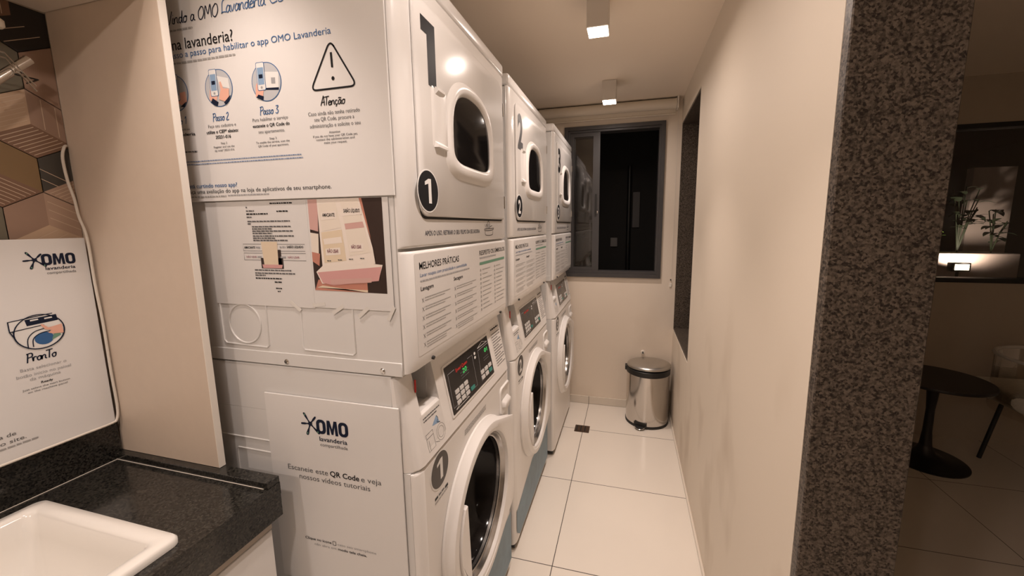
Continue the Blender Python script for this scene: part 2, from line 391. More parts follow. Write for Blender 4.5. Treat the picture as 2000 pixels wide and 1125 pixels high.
# skirtings
q = B(); q.box((XR-.010, YE, 0), (XR, YB, .018), TILE, .002, 1); q.make('baseboard_right', smooth=0, kind='structure')
q = B()
for a, b_ in ((XL, .182), (.1855, XR-.012)): q.box((a, YB-.009, 0.002), (b_, YB, .062), TILE)
q.box((XL, YB-.006, 0), (XR-.012, YB, .06), GROUT)
q.make('baseboard_back', smooth=0, kind='structure')
# facade wall of the neighbouring room, with its window hole
WALLD = mat('taupe_paint', (.46, .39, .31), .6, noise=.02, nscale=2)
VX0, VX1, VZ0, VZ1 = 2.20, 3.45, 1.045, 2.01
q = B()
q.box((XE, YF, 0), (VX0, YF+.12, ZC), WALLD); q.box((VX1, YF, 0), (4.6, YF+.12, ZC), WALLD)
q.box((VX0, YF, 0), (VX1, YF+.12, VZ0), WALLD); q.box((VX0, YF, VZ1), (VX1, YF+.12, ZC), WALLD)
q.make('wall_far', smooth=0, kind='structure')

# ---- window of the laundry: dark aluminium, two sliding sashes
GLASS = glass_mat('clear_glass')
win = struct_empty('window_1', ((WX0+WX1)/2, YB, WZ0))
def frame_rect(b, x0, z0, x1, z1, wd, y0, y1, m, wl=None, wr=None, wt=None, wb=None):
    wl = wl or wd; wr = wr or wd; wt = wt or wd; wb = wb or wd
    b.box((x0, y0, z0), (x0+wl, y1, z1), m); b.box((x1-wr, y0, z0), (x1, y1, z1), m)
    b.box((x0+wl, y0, z0), (x1-wr, y1, z0+wb), m); b.box((x0+wl, y0, z1-wt), (x1-wr, y1, z1), m)
q = B(); frame_rect(q, WX0, WZ0, WX1, WZ1, .026, YB-.016, YB+.10, ALU_GREY)
frame_rect(q, WX0+.026, WZ0+.026, WX1-.026, WZ1-.026, .014, YB+.0, YB+.09, ALU_GREY, wb=.02)
q.make('window_frame', win, 0)
IX0, IX1, IZ0, IZ1 = WX0+.04, WX1-.04, WZ0+.046, WZ1-.04
q = B(); frame_rect(q, IX0, IZ0, .24, IZ1, .028, YB+.012, YB+.034, ALU_GREY, wr=.05); sash = q.make('sash', win, 0)
q = B(); q.box((IX0+.028, YB+.021, IZ0+.028), (.19, YB+.025, IZ1-.028), GLASS); q.make('pane', sash, 0)
q = B(); q.prism(rrect(.207, 1.50, .222, 1.66, .007), BACK(YB+.012), 0, .008, BLACKP); q.make('sash_handle', sash)
q = B(); q.box((.222, YB+.008, 1.515), (.229, YB+.012, 1.535), CHROME, .002); q.make('sash_latch', sash)
q = B(); frame_rect(q, IX0+.004, IZ0, .232, IZ1, .028, YB+.05, YB+.072, ALU_GREY, wr=.045); sash2 = q.make('sash', win, 0)
q = B(); q.box((IX0+.032, YB+.059, IZ0+.028), (.187, YB+.063, IZ1-.028), GLASS); q.make('pane', sash2, 0)

# ---- window of the neighbouring room
win2 = struct_empty('window_2', ((VX0+VX1)/2, YF, VZ0))
q = B(); frame_rect(q, VX0, VZ0, VX1, VZ1, .028, YF-.004, YF+.08, BLACKP); q.make('window_frame', win2, 0)
q = B(); q.box((VX0+.028, YF+.04, VZ0+.028), (VX1-.028, YF+.044, VZ1-.028), GLASS); q.make('pane', win2, 0)

# ---- outside
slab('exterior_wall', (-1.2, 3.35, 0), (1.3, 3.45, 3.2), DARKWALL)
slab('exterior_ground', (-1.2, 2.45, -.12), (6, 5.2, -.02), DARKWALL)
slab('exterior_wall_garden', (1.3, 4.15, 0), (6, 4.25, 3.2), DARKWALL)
q = B(); q.box((.28, 3.325, 1.21), (.35, 3.349, 1.30), mat('socket_plate', (.22, .21, .2), .5, noise=.05), .004)
q.make('outlet_box', smooth=0, label='small pale outlet box on the dark wall outside the laundry window', category='outlet')
q = B(); q.box((.49, 3.33, 1.40), (.56, 3.349, 1.75), mat('meter_cover', (.09, .085, .085), .5, noise=.05), .004)
q.make('wall_plate', smooth=0, label='tall grey cover plate on the dark wall outside the laundry window', category='wall plate')
q = B(); q.tube([(.455, 3.32, -.02), (.455, 3.32, 2.0)], .022, BLACKP, 12); q.box((.44, 3.33, 1.9), (.47, 3.349, 1.94), BLACKP)
q.make('downpipe', label='black vertical pipe on the dark wall outside the laundry window', category='pipe')

# ================================================================== LIGHTS
LAMP_FACE = mat('lamp_diffuser', (.9, .85, .8), .5, emit=(1, .86, .70), estr=14)
LAMP_BODY = mat('lamp_housing', (.62, .58, .53), .5, noise=.02, nscale=10)
def ceiling_lamp(x, y, label, power, beam=0, cat='ceiling light', group='square surface spotlights', drop=.118):
    t = thing('ceiling_light', (x, y, ZC), label, cat, group)
    q = B(); h = .041; z0 = ZC-drop
    frame_box = [(x-h, y-h), (x+h, y-h), (x+h, y+h), (x-h, y+h)]
    q.box((x-h, y-h, z0+.004), (x+h, y+h, ZC-.0005), LAMP_BODY, .002, 1); q.make('housing', t, 0)
    q = B(); q.box((x-h+.003, y-h+.003, z0), (x+h-.003, y+h-.003, z0+.0039), LAMP_FACE); q.make('diffuser', t, 0)
    ld = bpy.data.lights.new('lamp_light', 'AREA'); ld.shape = 'SQUARE'; ld.size = .07; ld.energy = power; ld.color = WARM; ld.spread = math.radians(178)
    lo = bpy.data.objects.new('lamp_light', ld); COL.objects.link(lo); lo.location = (x, y, z0-.003); lo.parent = t; lo.matrix_parent_inverse = t.matrix_world.inverted()
    if beam:
        ld = bpy.data.lights.new('lamp_beam', 'SPOT'); ld.energy = beam; ld.color = WARM; ld.spot_size = math.radians(84); ld.spot_blend = .8; ld.shadow_soft_size = .03
        lo = bpy.data.objects.new('lamp_beam', ld); COL.objects.link(lo); lo.location = (x, y, z0-.004); lo.parent = t; lo.matrix_parent_inverse = t.matrix_world.inverted()
    return t
P1, BEAM = 2.8, 35
ceiling_lamp(.325, .93, 'square white ceiling spotlight in front of the second machine stack, the larger one in view', P1, BEAM)
ceiling_lamp(.325, 1.82, 'square white ceiling spotlight nearest the window and roller blind', P1, BEAM)
ceiling_lamp(.325, .02, 'square white ceiling spotlight above the first machine stack, over the doorway end', P1, BEAM)
ceiling_lamp(.10, -.87, 'unseen square fill lamp added behind the doorway, level with the sink', 7, 0)  # out of view, added to brighten the machine sides and boards
ceiling_lamp(-.35, -1.76, 'unseen square fill lamp added farthest back, by the rear wall', 9, 0)  # second unseen lamp, added for more light from behind the camera
# recessed downlight over the sink
def downlight(x, y, label, power, ang):
    t = thing('recessed_downlight', (x, y, ZC), label, 'downlight')
    q = B(); q.lathe([(.034, -.0005), (.046, -.0005), (.046, -.005), (.034, -.006)], (x, y, ZC), LAMP_BODY, 32, False, False); q.make('trim_ring', t)
    q = B(); q.lathe([(.001, -.0015), (.033, -.0015), (.033, -.003), (.001, -.003)], (x, y, ZC), LAMP_FACE, 32); q.make('lens', t)
    ld = bpy.data.lights.new('lamp_light', 'SPOT'); ld.energy = power; ld.color = WARM; ld.spot_size = math.radians(ang); ld.spot_blend = .7; ld.shadow_soft_size = .03
    lo = bpy.data.objects.new('lamp_light', ld); COL.objects.link(lo); lo.location = (x, y, ZC-.02); lo.parent = t; lo.matrix_parent_inverse = t.matrix_world.inverted()
downlight(-.30, -.24, 'round recessed downlight in the ceiling above the sink counter', 24, 74)
ceiling_lamp(2.30, -.90, 'unseen square fill lamp added over the dark neighbouring room', .5, 0, group='added lounge fill lamps')  # no known fixture here: added to lift the dark room's floor

# ================================================================== DRYERS AND WASHERS
ARC = [(.018*math.sin(a), .030*(1-math.cos(a))) for a in [PI/2*k/6 for k in range(7)]]      # (x, y) rounded front edge
PROF = ARC + [(x, W-y) for x, y in reversed(ARC)]
def rounded_front(b, z0, z1, m, x0=0, y0=0, dz0=.006, dz1=.006, hole=None):
    """front sheet with rolled vertical edges; its top and bottom edges roll in too"""
    rings = []
    for z, k in ((z0, .72), (z0+dz0*.4, .92), (z0+dz0, 1), (z1-dz1, 1), (z1-dz1*.4, .92), (z1, .72)):
        rings.append([(x0+x*k, y0+y, z) for x, y in PROF])
    if not hole: b.loft(rings, m); return
    n = len(PROF); j = len(ARC)-1; vs = [p for r in rings for p in r]; fs = []
    for i in range(len(rings)-1):
        for k in range(n):
            if i == 2 and k in (j, n-1): continue
            fs.append((i*n+k, i*n+(k+1) % n, (i+1)*n+(k+1) % n, (i+1)*n+k))
    fs += [tuple(range(n)), tuple(range((len(rings)-1)*n, len(rings)*n))]; b.add(vs, fs, m)
    hy, hz, hr = hole; N = 72; ya, yb, za, zb = .030, W-.030, z0+dz0, z1-dz1; inn, outp = [], []
    for k in range(N):
        a = 2*PI*(k+.5)/N; c, s_ = math.cos(a), math.sin(a)
        t = min(((yb-hy)/c if c > 0 else (ya-hy)/c) if abs(c) > 1e-6 else 9, ((zb-hz)/s_ if s_ > 0 else (za-hz)/s_) if abs(s_) > 1e-6 else 9)
        inn.append((x0+.018, y0+hy+hr*c, hz+hr*s_)); outp.append((x0+.018, y0+hy+t*c, hz+t*s_))
    b.add(inn+outp, [(k, (k+1) % N, N+(k+1) % N, N+k) for k in range(N)], m)
    for cy_, cz_ in ((ya, za), (yb, za), (ya, zb), (yb, zb)):          # close the four corners
        near = sorted(range(N), key=lambda k: (outp[k][1]-y0-cy_)**2+(outp[k][2]-cz_)**2)[:2]
        b.add([outp[near[0]], outp[near[1]], (x0+.018, y0+cy_, cz_)], [(0, 1, 2)], m)

def dryer(n, x0, y0, lab, g):
    t = thing('tumble_dryer', (x0-.34, y0+W/2, 1.105), lab, 'dryer', g)
    F = FRONT(x0+.018, y0); S = SIDE(y0, x0)
    # cabinet with pressed lines in the near side sheet and a skirt band along its foot
    q = B(); q.box((x0-.68, y0, 1.108), (x0-.0005, y0+W, 1.944), SHELL, .003, 1)
    q.box((x0-.66, y0-.0022, 1.106), (x0-.004, y0+.002, 1.137), SHELL, .001, 1)
    def bead(pts, r=.0022): q.tube([S(u, v, .0002) for u, v in pts], r, SHELL, 8)
    if n == 1:
        bead([(-.50, 1.47), (-.497, 1.158), (-.490, 1.150), (-.366, 1.147), (-.360, 1.152), (-.358, 1.249)])
        bead([(-.258, 1.262), (-.261, 1.156), (-.256, 1.149), (-.126, 1.146), (-.119, 1.152), (-.119, 1.262)])
        bead([(a, b_) for a, b_ in ell(-.427, 1.202, .048, .048, 40)] + [(-.379, 1.202)])
    q.make('cabinet', t)
    q = B(); q.box((x0-.682, y0-.001, 1.9475), (x0+.016, y0+W+.001, 1.990), ENAMEL, .011, 3); q.make('top_cover', t)
    q = B(); rounded_front(q, 1.383, 1.9455, ENAMEL, x0, y0); q.make('front_frame', t)
    # lower front panel: its foot folds inwards
    q = B(); rounded_front(q, 1.112, 1.3765, ENAMEL, x0, y0, dz0=.028)
    q.make('lower_panel', t)
    for yy in (.095, .595):
        q = B(); q.tube([(x0+.010, y0+yy, 1.121), (x0+.021, y0+yy, 1.119)], .0045, BLACKP, 12); q.make('screw', t, label='black screw')
    for u in (-.311, -.052):
        q = B(); q.tube([S(u, 1.117, -.001), S(u, 1.117, .004), S(u, 1.117, .006)], [.0062, .0062, .004], CHROME, 14); q.make('screw', t)
    # door
    q = B()
    q.prism(rrect(.066, 1.445, .637, 1.903, .022), F, .0001, .0012, SEAM)
    A = rrect(.062, 1.451, .641, 1.907, .03, rs=(.012, .045, .03, .03)); Bq = rrect(.0645, 1.4535, .6385, 1.9045, .03, rs=(.012, .045, .03, .03))
    q.loft([[F(u, v, .0012) for u, v in A], [F(u, v, .0045) for u, v in A], [F(u, v, .0065) for u, v in Bq]], ENAMEL)
    door = q.make('door', t)
    # window collar: flat foot, domed top
    cu = .357
    def dshape(a, zb, zt, e=2.5, rb=.05, m=26):
        P = []
        zc = zb+rb*1.0
        mid = zb+(zt-zb)*.36
        for k in range(m+1):
            th = PI*k/m; c, s = math.cos(th), math.sin(th)
            P.append((cu+a*math.copysign(abs(c)**(2/e), c), mid+(zt-mid)*abs(s)**(2/e)))
        for k in range(m+1):
            th = PI+PI*k/m; c, s = math.cos(th), math.sin(th)
            P.append((cu+a*math.copysign(abs(c)**(2/4.5), c), mid-(mid-zb)*abs(s)**(2/4.5)))
        return P
    q = B()
    rings = []
    for a, zb, zt, d in ((.170, 1.548, 1.808, .0062), (.165, 1.554, 1.803, .010), (.159, 1.562, 1.797, .0155), (.152, 1.570, 1.791, .0175), (.142, 1.580, 1.782, .017), (.136, 1.587, 1.776, .0135), (.132, 1.590, 1.772, .0072)):
        rings.append([F(u, v, d) for u, v in dshape(a, zb, zt)])
    q.loft(rings, PLASTIC, False, False); q.make('window_collar', door, 50)
    q = B(); q.loft([[F(u, v, .0066) for u, v in dshape(.133, 1.589, 1.773)], [F(u, v, .0095) for u, v in dshape(.1315, 1.5905, 1.7715)], [F(u, v, .0112) for u, v in dshape(.118, 1.602, 1.760)]], GLASS_DK); q.make('glass', door, 50)
    # pull: two ledges beside a hollow
    q = B()
    pr = [(.126, .0064), (.132, .0085), (.140, .0075), (.150, .0068), (.168, .0068), (.182, .0085), (.192, .0115), (.200, .0064)]
    q.loft([[F(u, v, d_ if v not in (1.612, 1.744) else .0064) for u, d_ in pr] for v in (1.612, 1.620, 1.736, 1.744)], PLASTIC, False, False, close=False)
    q.loft([[F(u, v, .0062) for u, v in [(.146, 1.727), (.188, 1.727), (.192, 1.744), (.144, 1.744)]], [F(u, v, .0125) for u, v in [(.152, 1.737), (.186, 1.737), (.187, 1.743), (.150, 1.743)]]], PLASTIC)
    q.loft([[F(u, v, .0062) for u, v in [(.132, 1.609), (.192, 1.609), (.192, 1.624), (.132, 1.624)]], [F(u, v, .015) for u, v in [(.138, 1.610), (.188, 1.610), (.188, 1.616), (.138, 1.616)]]], PLASTIC)
    q.make('door_pull', door, 30)
    # big numeral
    q = B()
    if n == 1: q.flat([(.0925, 1.872), (.154, 1.872), (.154, 1.738), (.117, 1.738), (.117, 1.841), (.0925, 1.841)], F, .0069, PRINT_BK)
    else: txt(q, str(n), F, .084, .160, 1.742, .13, PRINT_BK if n == 3 else PRINT_GRAY, bold=.045, n=.0069)
    q.make('numeral_decal', door, 0, label='large black printed numeral on the door')
    q = B(); q.prism(ell(.095, 1.507, .0475, .0475), F, .0066, .0071, PRINT_WHITE); q.prism(ell(.095, 1.507, .0445, .0445), F, .0071, .0074, PRINT_BK)
    (one(q, F, .079, .107, 1.48, .054, PRINT_WHITE, .0078) if n == 1 else txt(q, str(n), F, .078, .112, 1.48, .054, PRINT_WHITE, bold=.03, n=.0078))
    q.make('number_disc', door, 0, label='round black disc with a white numeral')
    for z in (1.512, 1.830):
        q = B(); q.box((x0+.0185, y0+.643, z-.022), (x0+.0235, y0+.653, z+.022), mat('hinge_dark', (.06, .055, .05), .4, metal=.3, noise=.05), .0012, 1)
        q.tube([(x0+.024, y0+.648, z-.02), (x0+.024, y0+.648, z+.02)], .0015, CHROME, 8); q.make('hinge', door)
    # lint notice and basket drawing
    q = B()
    txt(q, 'APÓS O USO, RETIRAR O SEU FELPO DA SECADORA', F, .083, .412, 1.408,   .0115, PRINT_NAVY, bold=.002)
    bu, bv = .452, 1.400
    for a, b_ in (((bu, bv+.014), (bu+.085, bv+.022)),): pass
    for seg in ([(bu, bv+.020), (bu+.010, bv+.014), (bu+.078, bv+.016), (bu+.088, bv+.024)], [(bu+.008, bv+.013), (bu+.013, bv), (bu+.073, bv), (bu+.079, bv+.013)], [(bu+.004, bv+.019), (bu+.085, bv+.021)],
                [(bu+.018, bv+.02), (bu+.020, bv+.034), (bu+.028, bv+.027)], [(bu+.032, bv+.02), (bu+.028, bv+.034), (bu+.036, bv+.044), (bu+.047, bv+.040), (bu+.050, bv+.026), (bu+.044, bv+.02)], [(bu+.052, bv+.026), (bu+.072, bv+.030)], [(bu+.011, bv+.026), (bu+.007, bv+.034)]):
        ribbon(q, smooth_path(seg), .0018, F, .0006, PRINT_BK)
    q.flat([(bu+.034, bv+.022), (bu+.045, bv+.022), (bu+.047, bv+.034), (bu+.036, bv+.036)], F, .0004, PRINT_LGRAY)
    q.make('lint_notice', t, 0, label='small dark lettering and laundry basket drawing')
    # practice sticker on the lower panel
    q = B(); q.prism(rrect(.031, 1.142, .655, 1.370, .004), F, .0002, .0007, STICKER); st = q.make('instruction_sticker', t, 0, label='pale printed sheet covering the lower front panel')
    q = B(); d = .0011
    txt(q, 'MELHORES PRÁTICAS', F, .050, .255, 1.335, .0165, PRINT_BK, bold=.008, n=d)
    txt(q, 'Lavar roupas com praticidade e comodidade', F, .052, .305, 1.318, .0085, PRINT_BLUE, n=d)
    scrib(q, F, .052, .325, 1.3065, .0042, PRINT_LGRAY, d)
    txt(q, 'RESPEITE OS SÍMBOLOS', F, .404, .650, 1.3395, .0145, PRINT_BK, bold=.008, n=d)
    scrib(q, F, .404, .555, 1.328, .005, PRINT_LGRAY, d)
    q.flat([(.403, 1.309), (.645, 1.309), (.645, 1.3175), (.403, 1.3175)], F, d, PRINT_GREEN)
    txt(q, 'Lavagem', F, .052, .110, 1.287, .010, PRINT_BK, bold=.012, n=d)
    txt(q, 'Secagem', F, .219, .276, 1.287, .010, PRINT_BK, bold=.012, n=d)
    for r in range(6):
        for c0, c1 in ((.068, .196), (.235, .372)):
            zz = 1.268-.0205*r
            for L in range(2 if r < 5 else 3): scrib(q, F, c0, c1-(.03 if L else 0), zz-.006*L, .0024, PRINT_LINE, d)
        for c in (.055, .222):
            zz = 1.266-.0205*r
            ribbon(q, [(c, zz+.004), (c+.008, zz-.006)], .001, F, d, PRINT_GRAY); ribbon(q, [(c+.008, zz+.004), (c, zz-.006)], .001, F, d, PRINT_GRAY)
    for r in range(10):
        for c0, c1 in ((.424, .512), (.552, .640)):
            zz = 1.292-.0138*r
            scrib(q, F, c0, c0+(c1-c0)*random.Random(r*7+int(c0*100)).uniform(.5, 1), zz, .0030, PRINT_LINE, d)
            q.flat(rrect(c0-.018, zz-.003, c0-.009, zz+.005, .001, 2), F, d, PRINT_LINE)
    q.make('lettering', st, 0)
    return t

ZF0, ZF1, SL = .877, 1.098, .20      # control fascia leans back
def FX(z): return .018-SL*(z-.89)
cs = math.cos(math.atan(SL)); sn = math.sin(math.atan(SL))
def SLANT(x0, y0): return lambda u, v, n=0: (x0+FX(v)+n*cs, y0+u, v+n*sn)

def washer(n, x0, y0, lab, g, blue, led):
    t = thing('washing_machine', (x0-.34, y0+W/2, 0), lab, 'washer', g)
    F = FRONT(x0+.018, y0); S = SIDE(y0, x0); L = SLANT(x0, y0)
    q = B(); q.box((x0-.68, y0, .034), (x0-.16, y0+W, .985), SHELL)
    q.box((x0-.16, y0, .034), (x0-.0005, y0+.11, .8765), SHELL); q.box((x0-.16, y0+.575, .034), (x0-.0005, y0+W, .8765), SHELL)
    q.box((x0-.16, y0+.11, .034), (x0-.0005, y0+.575, .33), SHELL); q.box((x0-.16, y0+.11, .78), (x0-.0005, y0+.575, .8765), SHELL); q.box((x0-.16, y0, .8765), (x0-.0352, y0+W, .985), SHELL)
    q.box((x0-.68, y0, .984), (x0-.0352, y0+.061, 1.103), SHELL, .002, 1); q.box((x0-.68, y0+.149, .984), (x0-.0352, y0+W, 1.103), SHELL, .002, 1); q.box((x0-.68, y0+.06, .984), (x0-.112, y0+.15, 1.103), SHELL)
    if n == 1:
        for pts in ([(-.66, .9045), (-.30, .9035)], [(-.50, .70), (-.50, .868), (-.495, .873), (-.36, .872)]):
            q.tube([S(u, v, .0002) for u, v in pts], .002, SHELL, 8)
    if n == 3:
        q.tube([S(u, .30, .0002) for u in (-.66, -.001)], .002, SHELL, 8)
    q.make('cabinet', t)
    for dx in (-.62, -.06):
        for dy in (.05, W-.05):
            q = B(); q.lathe([(.022, .0005), (.022, .012), (.014, .016), (.014, .036)], (x0+dx, y0+dy, 0), BLACKP, 16); q.make('foot', t)
    q = B(); q.box((x0-.045, y0+.012, .010), (x0+.006, y0+W-.012, .040), BLACKP); q.make('plinth', t, 0)
    q = B(); rounded_front(q, .034, ZF0-.003, PLASTIC, x0, y0, hole=(.352, .552, .212))
    q.make('front_panel', t)
    # control fascia
    q = B()
    def prof(z0, z1, back=-.035):
        P = [(FX(z0)-.004, z0), (FX(z0)+.0, z0+.004), (FX(z1-.005), z1-.005), (FX(z1)-.006, z1), (back, z1), (back, z0)]
        return P
    def seg(ya, yb, z0, z1, r0=False, r1=False):
        P = prof(z0, z1); rings = []
        ys = [ya, yb]
        def ring(y, k): return [(x0+(-.035+(x+.035)*k if x > -.034 else x), y0+y, z) for x, z in P]
        seq = []
        if r0: seq += [(ya, .45), (ya+.006, .75), (ya+.016, .93), (ya+.03, 1)]
        else: seq += [(ya, 1)]
        if r1: seq += [(yb-.03, 1), (yb-.016, .93), (yb-.006, .75), (yb, .45)]
        else: seq += [(yb, 1)]
        q.loft([ring(y, k) for y, k in seq], PLASTIC)
    seg(0, .060, ZF0+.001, ZF1, r0=True); seg(.060, .150, ZF0+.001, .992); seg(.150, W, ZF0+.001, ZF1, r1=True)
    q.make('control_fascia', t, 30)
    q = B(); q.box((x0-.11, y0+.061, .993), (x0-.105, y0+.149, ZF1-.002), mat('recess_grey', (.30, .28, .26), .5, noise=.03)); q.make('dispenser_recess', t, 0)
    q = B(); q.tube([(x0-.012, y0+.058, 1.045), (x0-.012, y0+.059, 1.075)], .0022, PRINT_RED, 8); q.make('red_tab', t)
    # black display
    q = B(); q.prism(rrect(.190, .913, .528, 1.056, .006), L, -.001, .003, PLASTIC); q.prism(rrect(.197, .919, .521, 1.050, .003), L, .003, .0038, DISPLAY)
    dsp = q.make('control_display', t, 30, label='black keypad display panel')
    d = .0042; q = B()
    txt(q, 'Speed Queen', L, .255, .336, 1.018, .0095, PRINT_RED, bold=.03, shear=.25, n=d)
    for pts in ([(.210, 1.028), (.250, 1.028)], [(.342, 1.028), (.378, 1.028), (.372, .934), (.330, .934)], [(.210, 1.028), (.205, .936), (.300, .934)], [(.426, 1.026), (.522, 1.026)], [(.426, 1.026), (.410, .930), (.418, .930)]):
        ribbon(q, pts, .0014, L, d, PRINT_LGRAY)
    ribbon(q, [(.425, 1.033), (.470, 1.044), (.512, 1.033), (.425, 1.033)], .0014, L, d, PRINT_WHITE)
    ribbon(q, [(.215, .927), (.262, .938), (.305, .927), (.215, .927)], .0014, L, d, PRINT_WHITE)
    for k in range(3): scrib(q, L, .280, .335, .988+.008*k, .0028, PRINT_GRAY, d)
    for k in range(2): scrib(q, L, .455, .500, .982+.008*k, .0028, PRINT_GRAY, d)
    for c, zz in ((.398, 1.026), (.396, 1.014)): q.flat(ell(c, zz, .0065, .0045, 14), L, d, PRINT_WHITE)
    q.make('display_print', dsp, 0)
    q = B()
    for i in range(3):
        for j in range(3): q.prism(rrect(.228+.0305*i, .934+.0150*j, .252+.0305*i, .945+.0150*j, .002, 2), L, .0038, .0055, KEYW)
    for i in range(3):
        for j in range(2):
            if (i, j) != (2, 0): q.prism(rrect(.414+.034*i, .933+.0170*j, .440+.034*i, .945+.0170*j, .002, 2), L, .0038, .0055, KEYW)
    q.prism(rrect(.324, .934, .352, .945, .002, 2), L, .0038, .0055, TEAL); q.prism(rrect(.482, .933, .508, .945, .002, 2), L, .0038, .0055, TEAL)
    q.make('keypad', dsp, 0)
    if led:
        q = B(); txt(q, '20', L, .296, .325, 1.000, .0135, LED, bold=.01, shear=.1, n=d)
        txt(q, '01' if led > 1 else '01', L, .474, .500, 1.005, .0130, LED, bold=.01, shear=.1, n=d); q.make('led_digits', dsp, 0)
    # stickers on the fascia
    q = B(); q.prism([(.052, .893), (.150, .893), (.150, .985), (.052, .985)], L, .0002, .0006, STICKER)
    d = .0009
    scrib(q, L, .062, .142, .974, .0032, PRINT_GRAY, d); scrib(q, L, .062, .125, .967, .0032, PRINT_GRAY, d)
    for pts in ([(.058, .938), (.090, .938), (.090, .897), (.058, .897), (.058, .938)], [(.058, .928), (.090, .928)], [(.066, .922), (.066, .897)], [(.092, .905), (.110, .897)]): ribbon(q, pts, .0011, L, d, PRINT_GRAY)
    q.flat([(.092, .945), (.118, .960), (.128, .938)], L, d, PRINT_SKY)
    ribbon(q, smooth_path([(.118, .960), (.124, .950), (.116, .944), (.130, .938)]), .0014, L, d+.0002, PRINT_NAVY)
    for a in (.021, .014): ribbon(q, ell(.125, .915, a, a*.95, 24)+[(.125+a, .915)], .0009, L, d, PRINT_GRAY)
    q.make('diagram_sticker', t, 0, label='pale sticker with a line drawing of filling the machine')
    q = B(); q.prism([(.560, .902), (.662, .902), (.662, 1.064), (.560, 1.064)], L, .0002, .0006, STICKER)
    scrib(q, L, .570, .650, 1.052, .006, PRINT_BK, d)
    for k in range(13): scrib(q, L, .568, .655-.03*(k % 3 == 2), 1.036-.0095*k, .0032, PRINT_GRAY, d)
    q.make('text_sticker', t, 0, label='pale sticker of small print beside the display')
    # number disc, model strip, warning print, pull pocket
    q = B(); q.prism(ell(.102, .826, .0485, .0485), F, .0002, .0007, PRINT_WHITE); q.prism(ell(.102, .826, .0445, .0445), F, .0007, .001, mat('disc_charcoal', (.045, .038, .034), .4))
    (one(q, F, .086, .115, .799, .055, PRINT_WHITE, .0014) if n == 1 else txt(q, str(n), F, .084, .120, .799, .055, PRINT_WHITE, bold=.03, n=.0014))
    q.make('number_disc', t, 0, label='round charcoal disc with a white numeral')
    q = B(); q.flat([(.071, .760), (.086, .760), (.086, .766), (.071, .766)], F, .0006, PRINT_BK); scrib(q, F, .090, .120, .7605, .005, PRINT_GRAY, .0006); q.flat([(.124, .757), (.140, .757), (.140, .764), (.124, .764)], F, .0006, PRINT_BK)
    scrib(q, F, .071, .14, .750, .004, PRINT_LINE, .0006)
    for k in range(3): scrib(q, F, .255, .425, .842-.006*k, .0032, PRINT_LINE, .0006)
    q.make('small_print', t, 0)
    q = B()
    q.loft([[F(u, v, .0003) for u, v in rrect(.560, .728, .672, .838, .02)], [F(u, v, .006) for u, v in rrect(.564, .732, .668, .834, .018)], [F(u, v, .006) for u, v in rrect(.570, .740, .664, .828, .014)], [F(u, v, .001) for u, v in rrect(.578, .760, .658, .822, .012)]], PLASTIC, False, True)
    q.loft([[F(u, v, .002) for u, v in rrect(.580, .752, .656, .785, .012)], [F(u, v, .016) for u, v in rrect(.584, .756, .652, .776, .009)], [F(u, v, .018) for u, v in rrect(.588, .760, .648, .770, .004)]], PLASTIC, False, True)
    q.make('drain_pocket', t, 40)
    # door
    cy, cz = .352, .552
    def outl(r, ext=0, N=96):
        ang = [2*PI*k/N for k in range(N)]
        if not ext: return [(cy+r*math.cos(a), cz+r*math.sin(a)) for a in ang]
        # disc with a straight hinge side: hull of the circle and two corner points, read by angle
        P = sorted([(r*math.cos(a), r*math.sin(a)) for a in ang] + [(r+ext, .160), (r+ext, -.175)])
        def half(Q):
            h = []
            for p in Q:
                while len(h) > 1 and (h[-1][0]-h[-2][0])*(p[1]-h[-2][1])-(h[-1][1]-h[-2][1])*(p[0]-h[-2][0]) <= 0: h.pop()
                h.append(p)
            return h[:-1]
        H = half(P)+half(P[::-1]); out = []
        for a in ang:
            c, sn_ = math.cos(a), math.sin(a); best = r
            for k in range(len(H)):
                (ax_, ay_), (bx_, by_) = H[k], H[(k+1) % len(H)]; ex, ey = bx_-ax_, by_-ay_; dt = c*ey-sn_*ex
                if abs(dt) < 1e-12: continue
                t_ = (ax_*ey-ay_*ex)/dt; u_ = (ax_*sn_-ay_*c)/dt
                if t_ > 0 and -1e-6 <= u_ <= 1+1e-6: best = max(best, t_) if t_ < r*1.5 else best
            out.append((cy+best*c, cz+best*sn_))
        return out
    q = B(); rings = []
    for r, d_, e in ((.264, .0005, 0), (.264, .007, 0), (.257, .013, .016), (.251, .027, .026), (.2485, .0305, .027), (.244, .032, .026), (.228, .032, .004), (.2255, .0295, 0), (.221, .0295, 0), (.216, .028, 0), (.2125, .019, 0), (.2085, .004, 0), (.2085, -.002, 0)):
        rings.append([F(u, v, d_) for u, v in outl(r, e)])
    q.loft(rings, PLASTIC, False, False); dr = q.make('door', t, 32)
    q = B()
    rr = [(.2105, .016), (.207, .018), (.2045, .014), (.203, .006), (.2005, .002), (.1985, .005), (.195, .003), (.193, -.012)]
    q.loft([[F(u, v, d_) for u, v in outl(r)] for r, d_ in rr], mat('bezel_metal', (.42, .40, .38), .2, metal=.9), False, False); q.make('chrome_bezel', dr, 50)
    q = B(); q.loft([[F(u, v, d_) for u, v in outl(r)] for r, d_ in ((.1945, .001), (.194, -.008), (.190, -.022), (.180, -.050), (.163, -.078), (.134, -.100), (.095, -.113), (.05, -.120), (.008, -.122))], GLASS_DK, False, True); q.make('glass', dr, 60)
    # pull plate: straight edged wing covering the left of the glass
    arc = [(cy+.217*math.cos(a), cz+.217*math.sin(a)) for a in [math.radians(148+78*k/16) for k in range(17)]]
    P = [(.184, arc[0][1]+.002)] + arc + [(.197, arc[-1][1])]
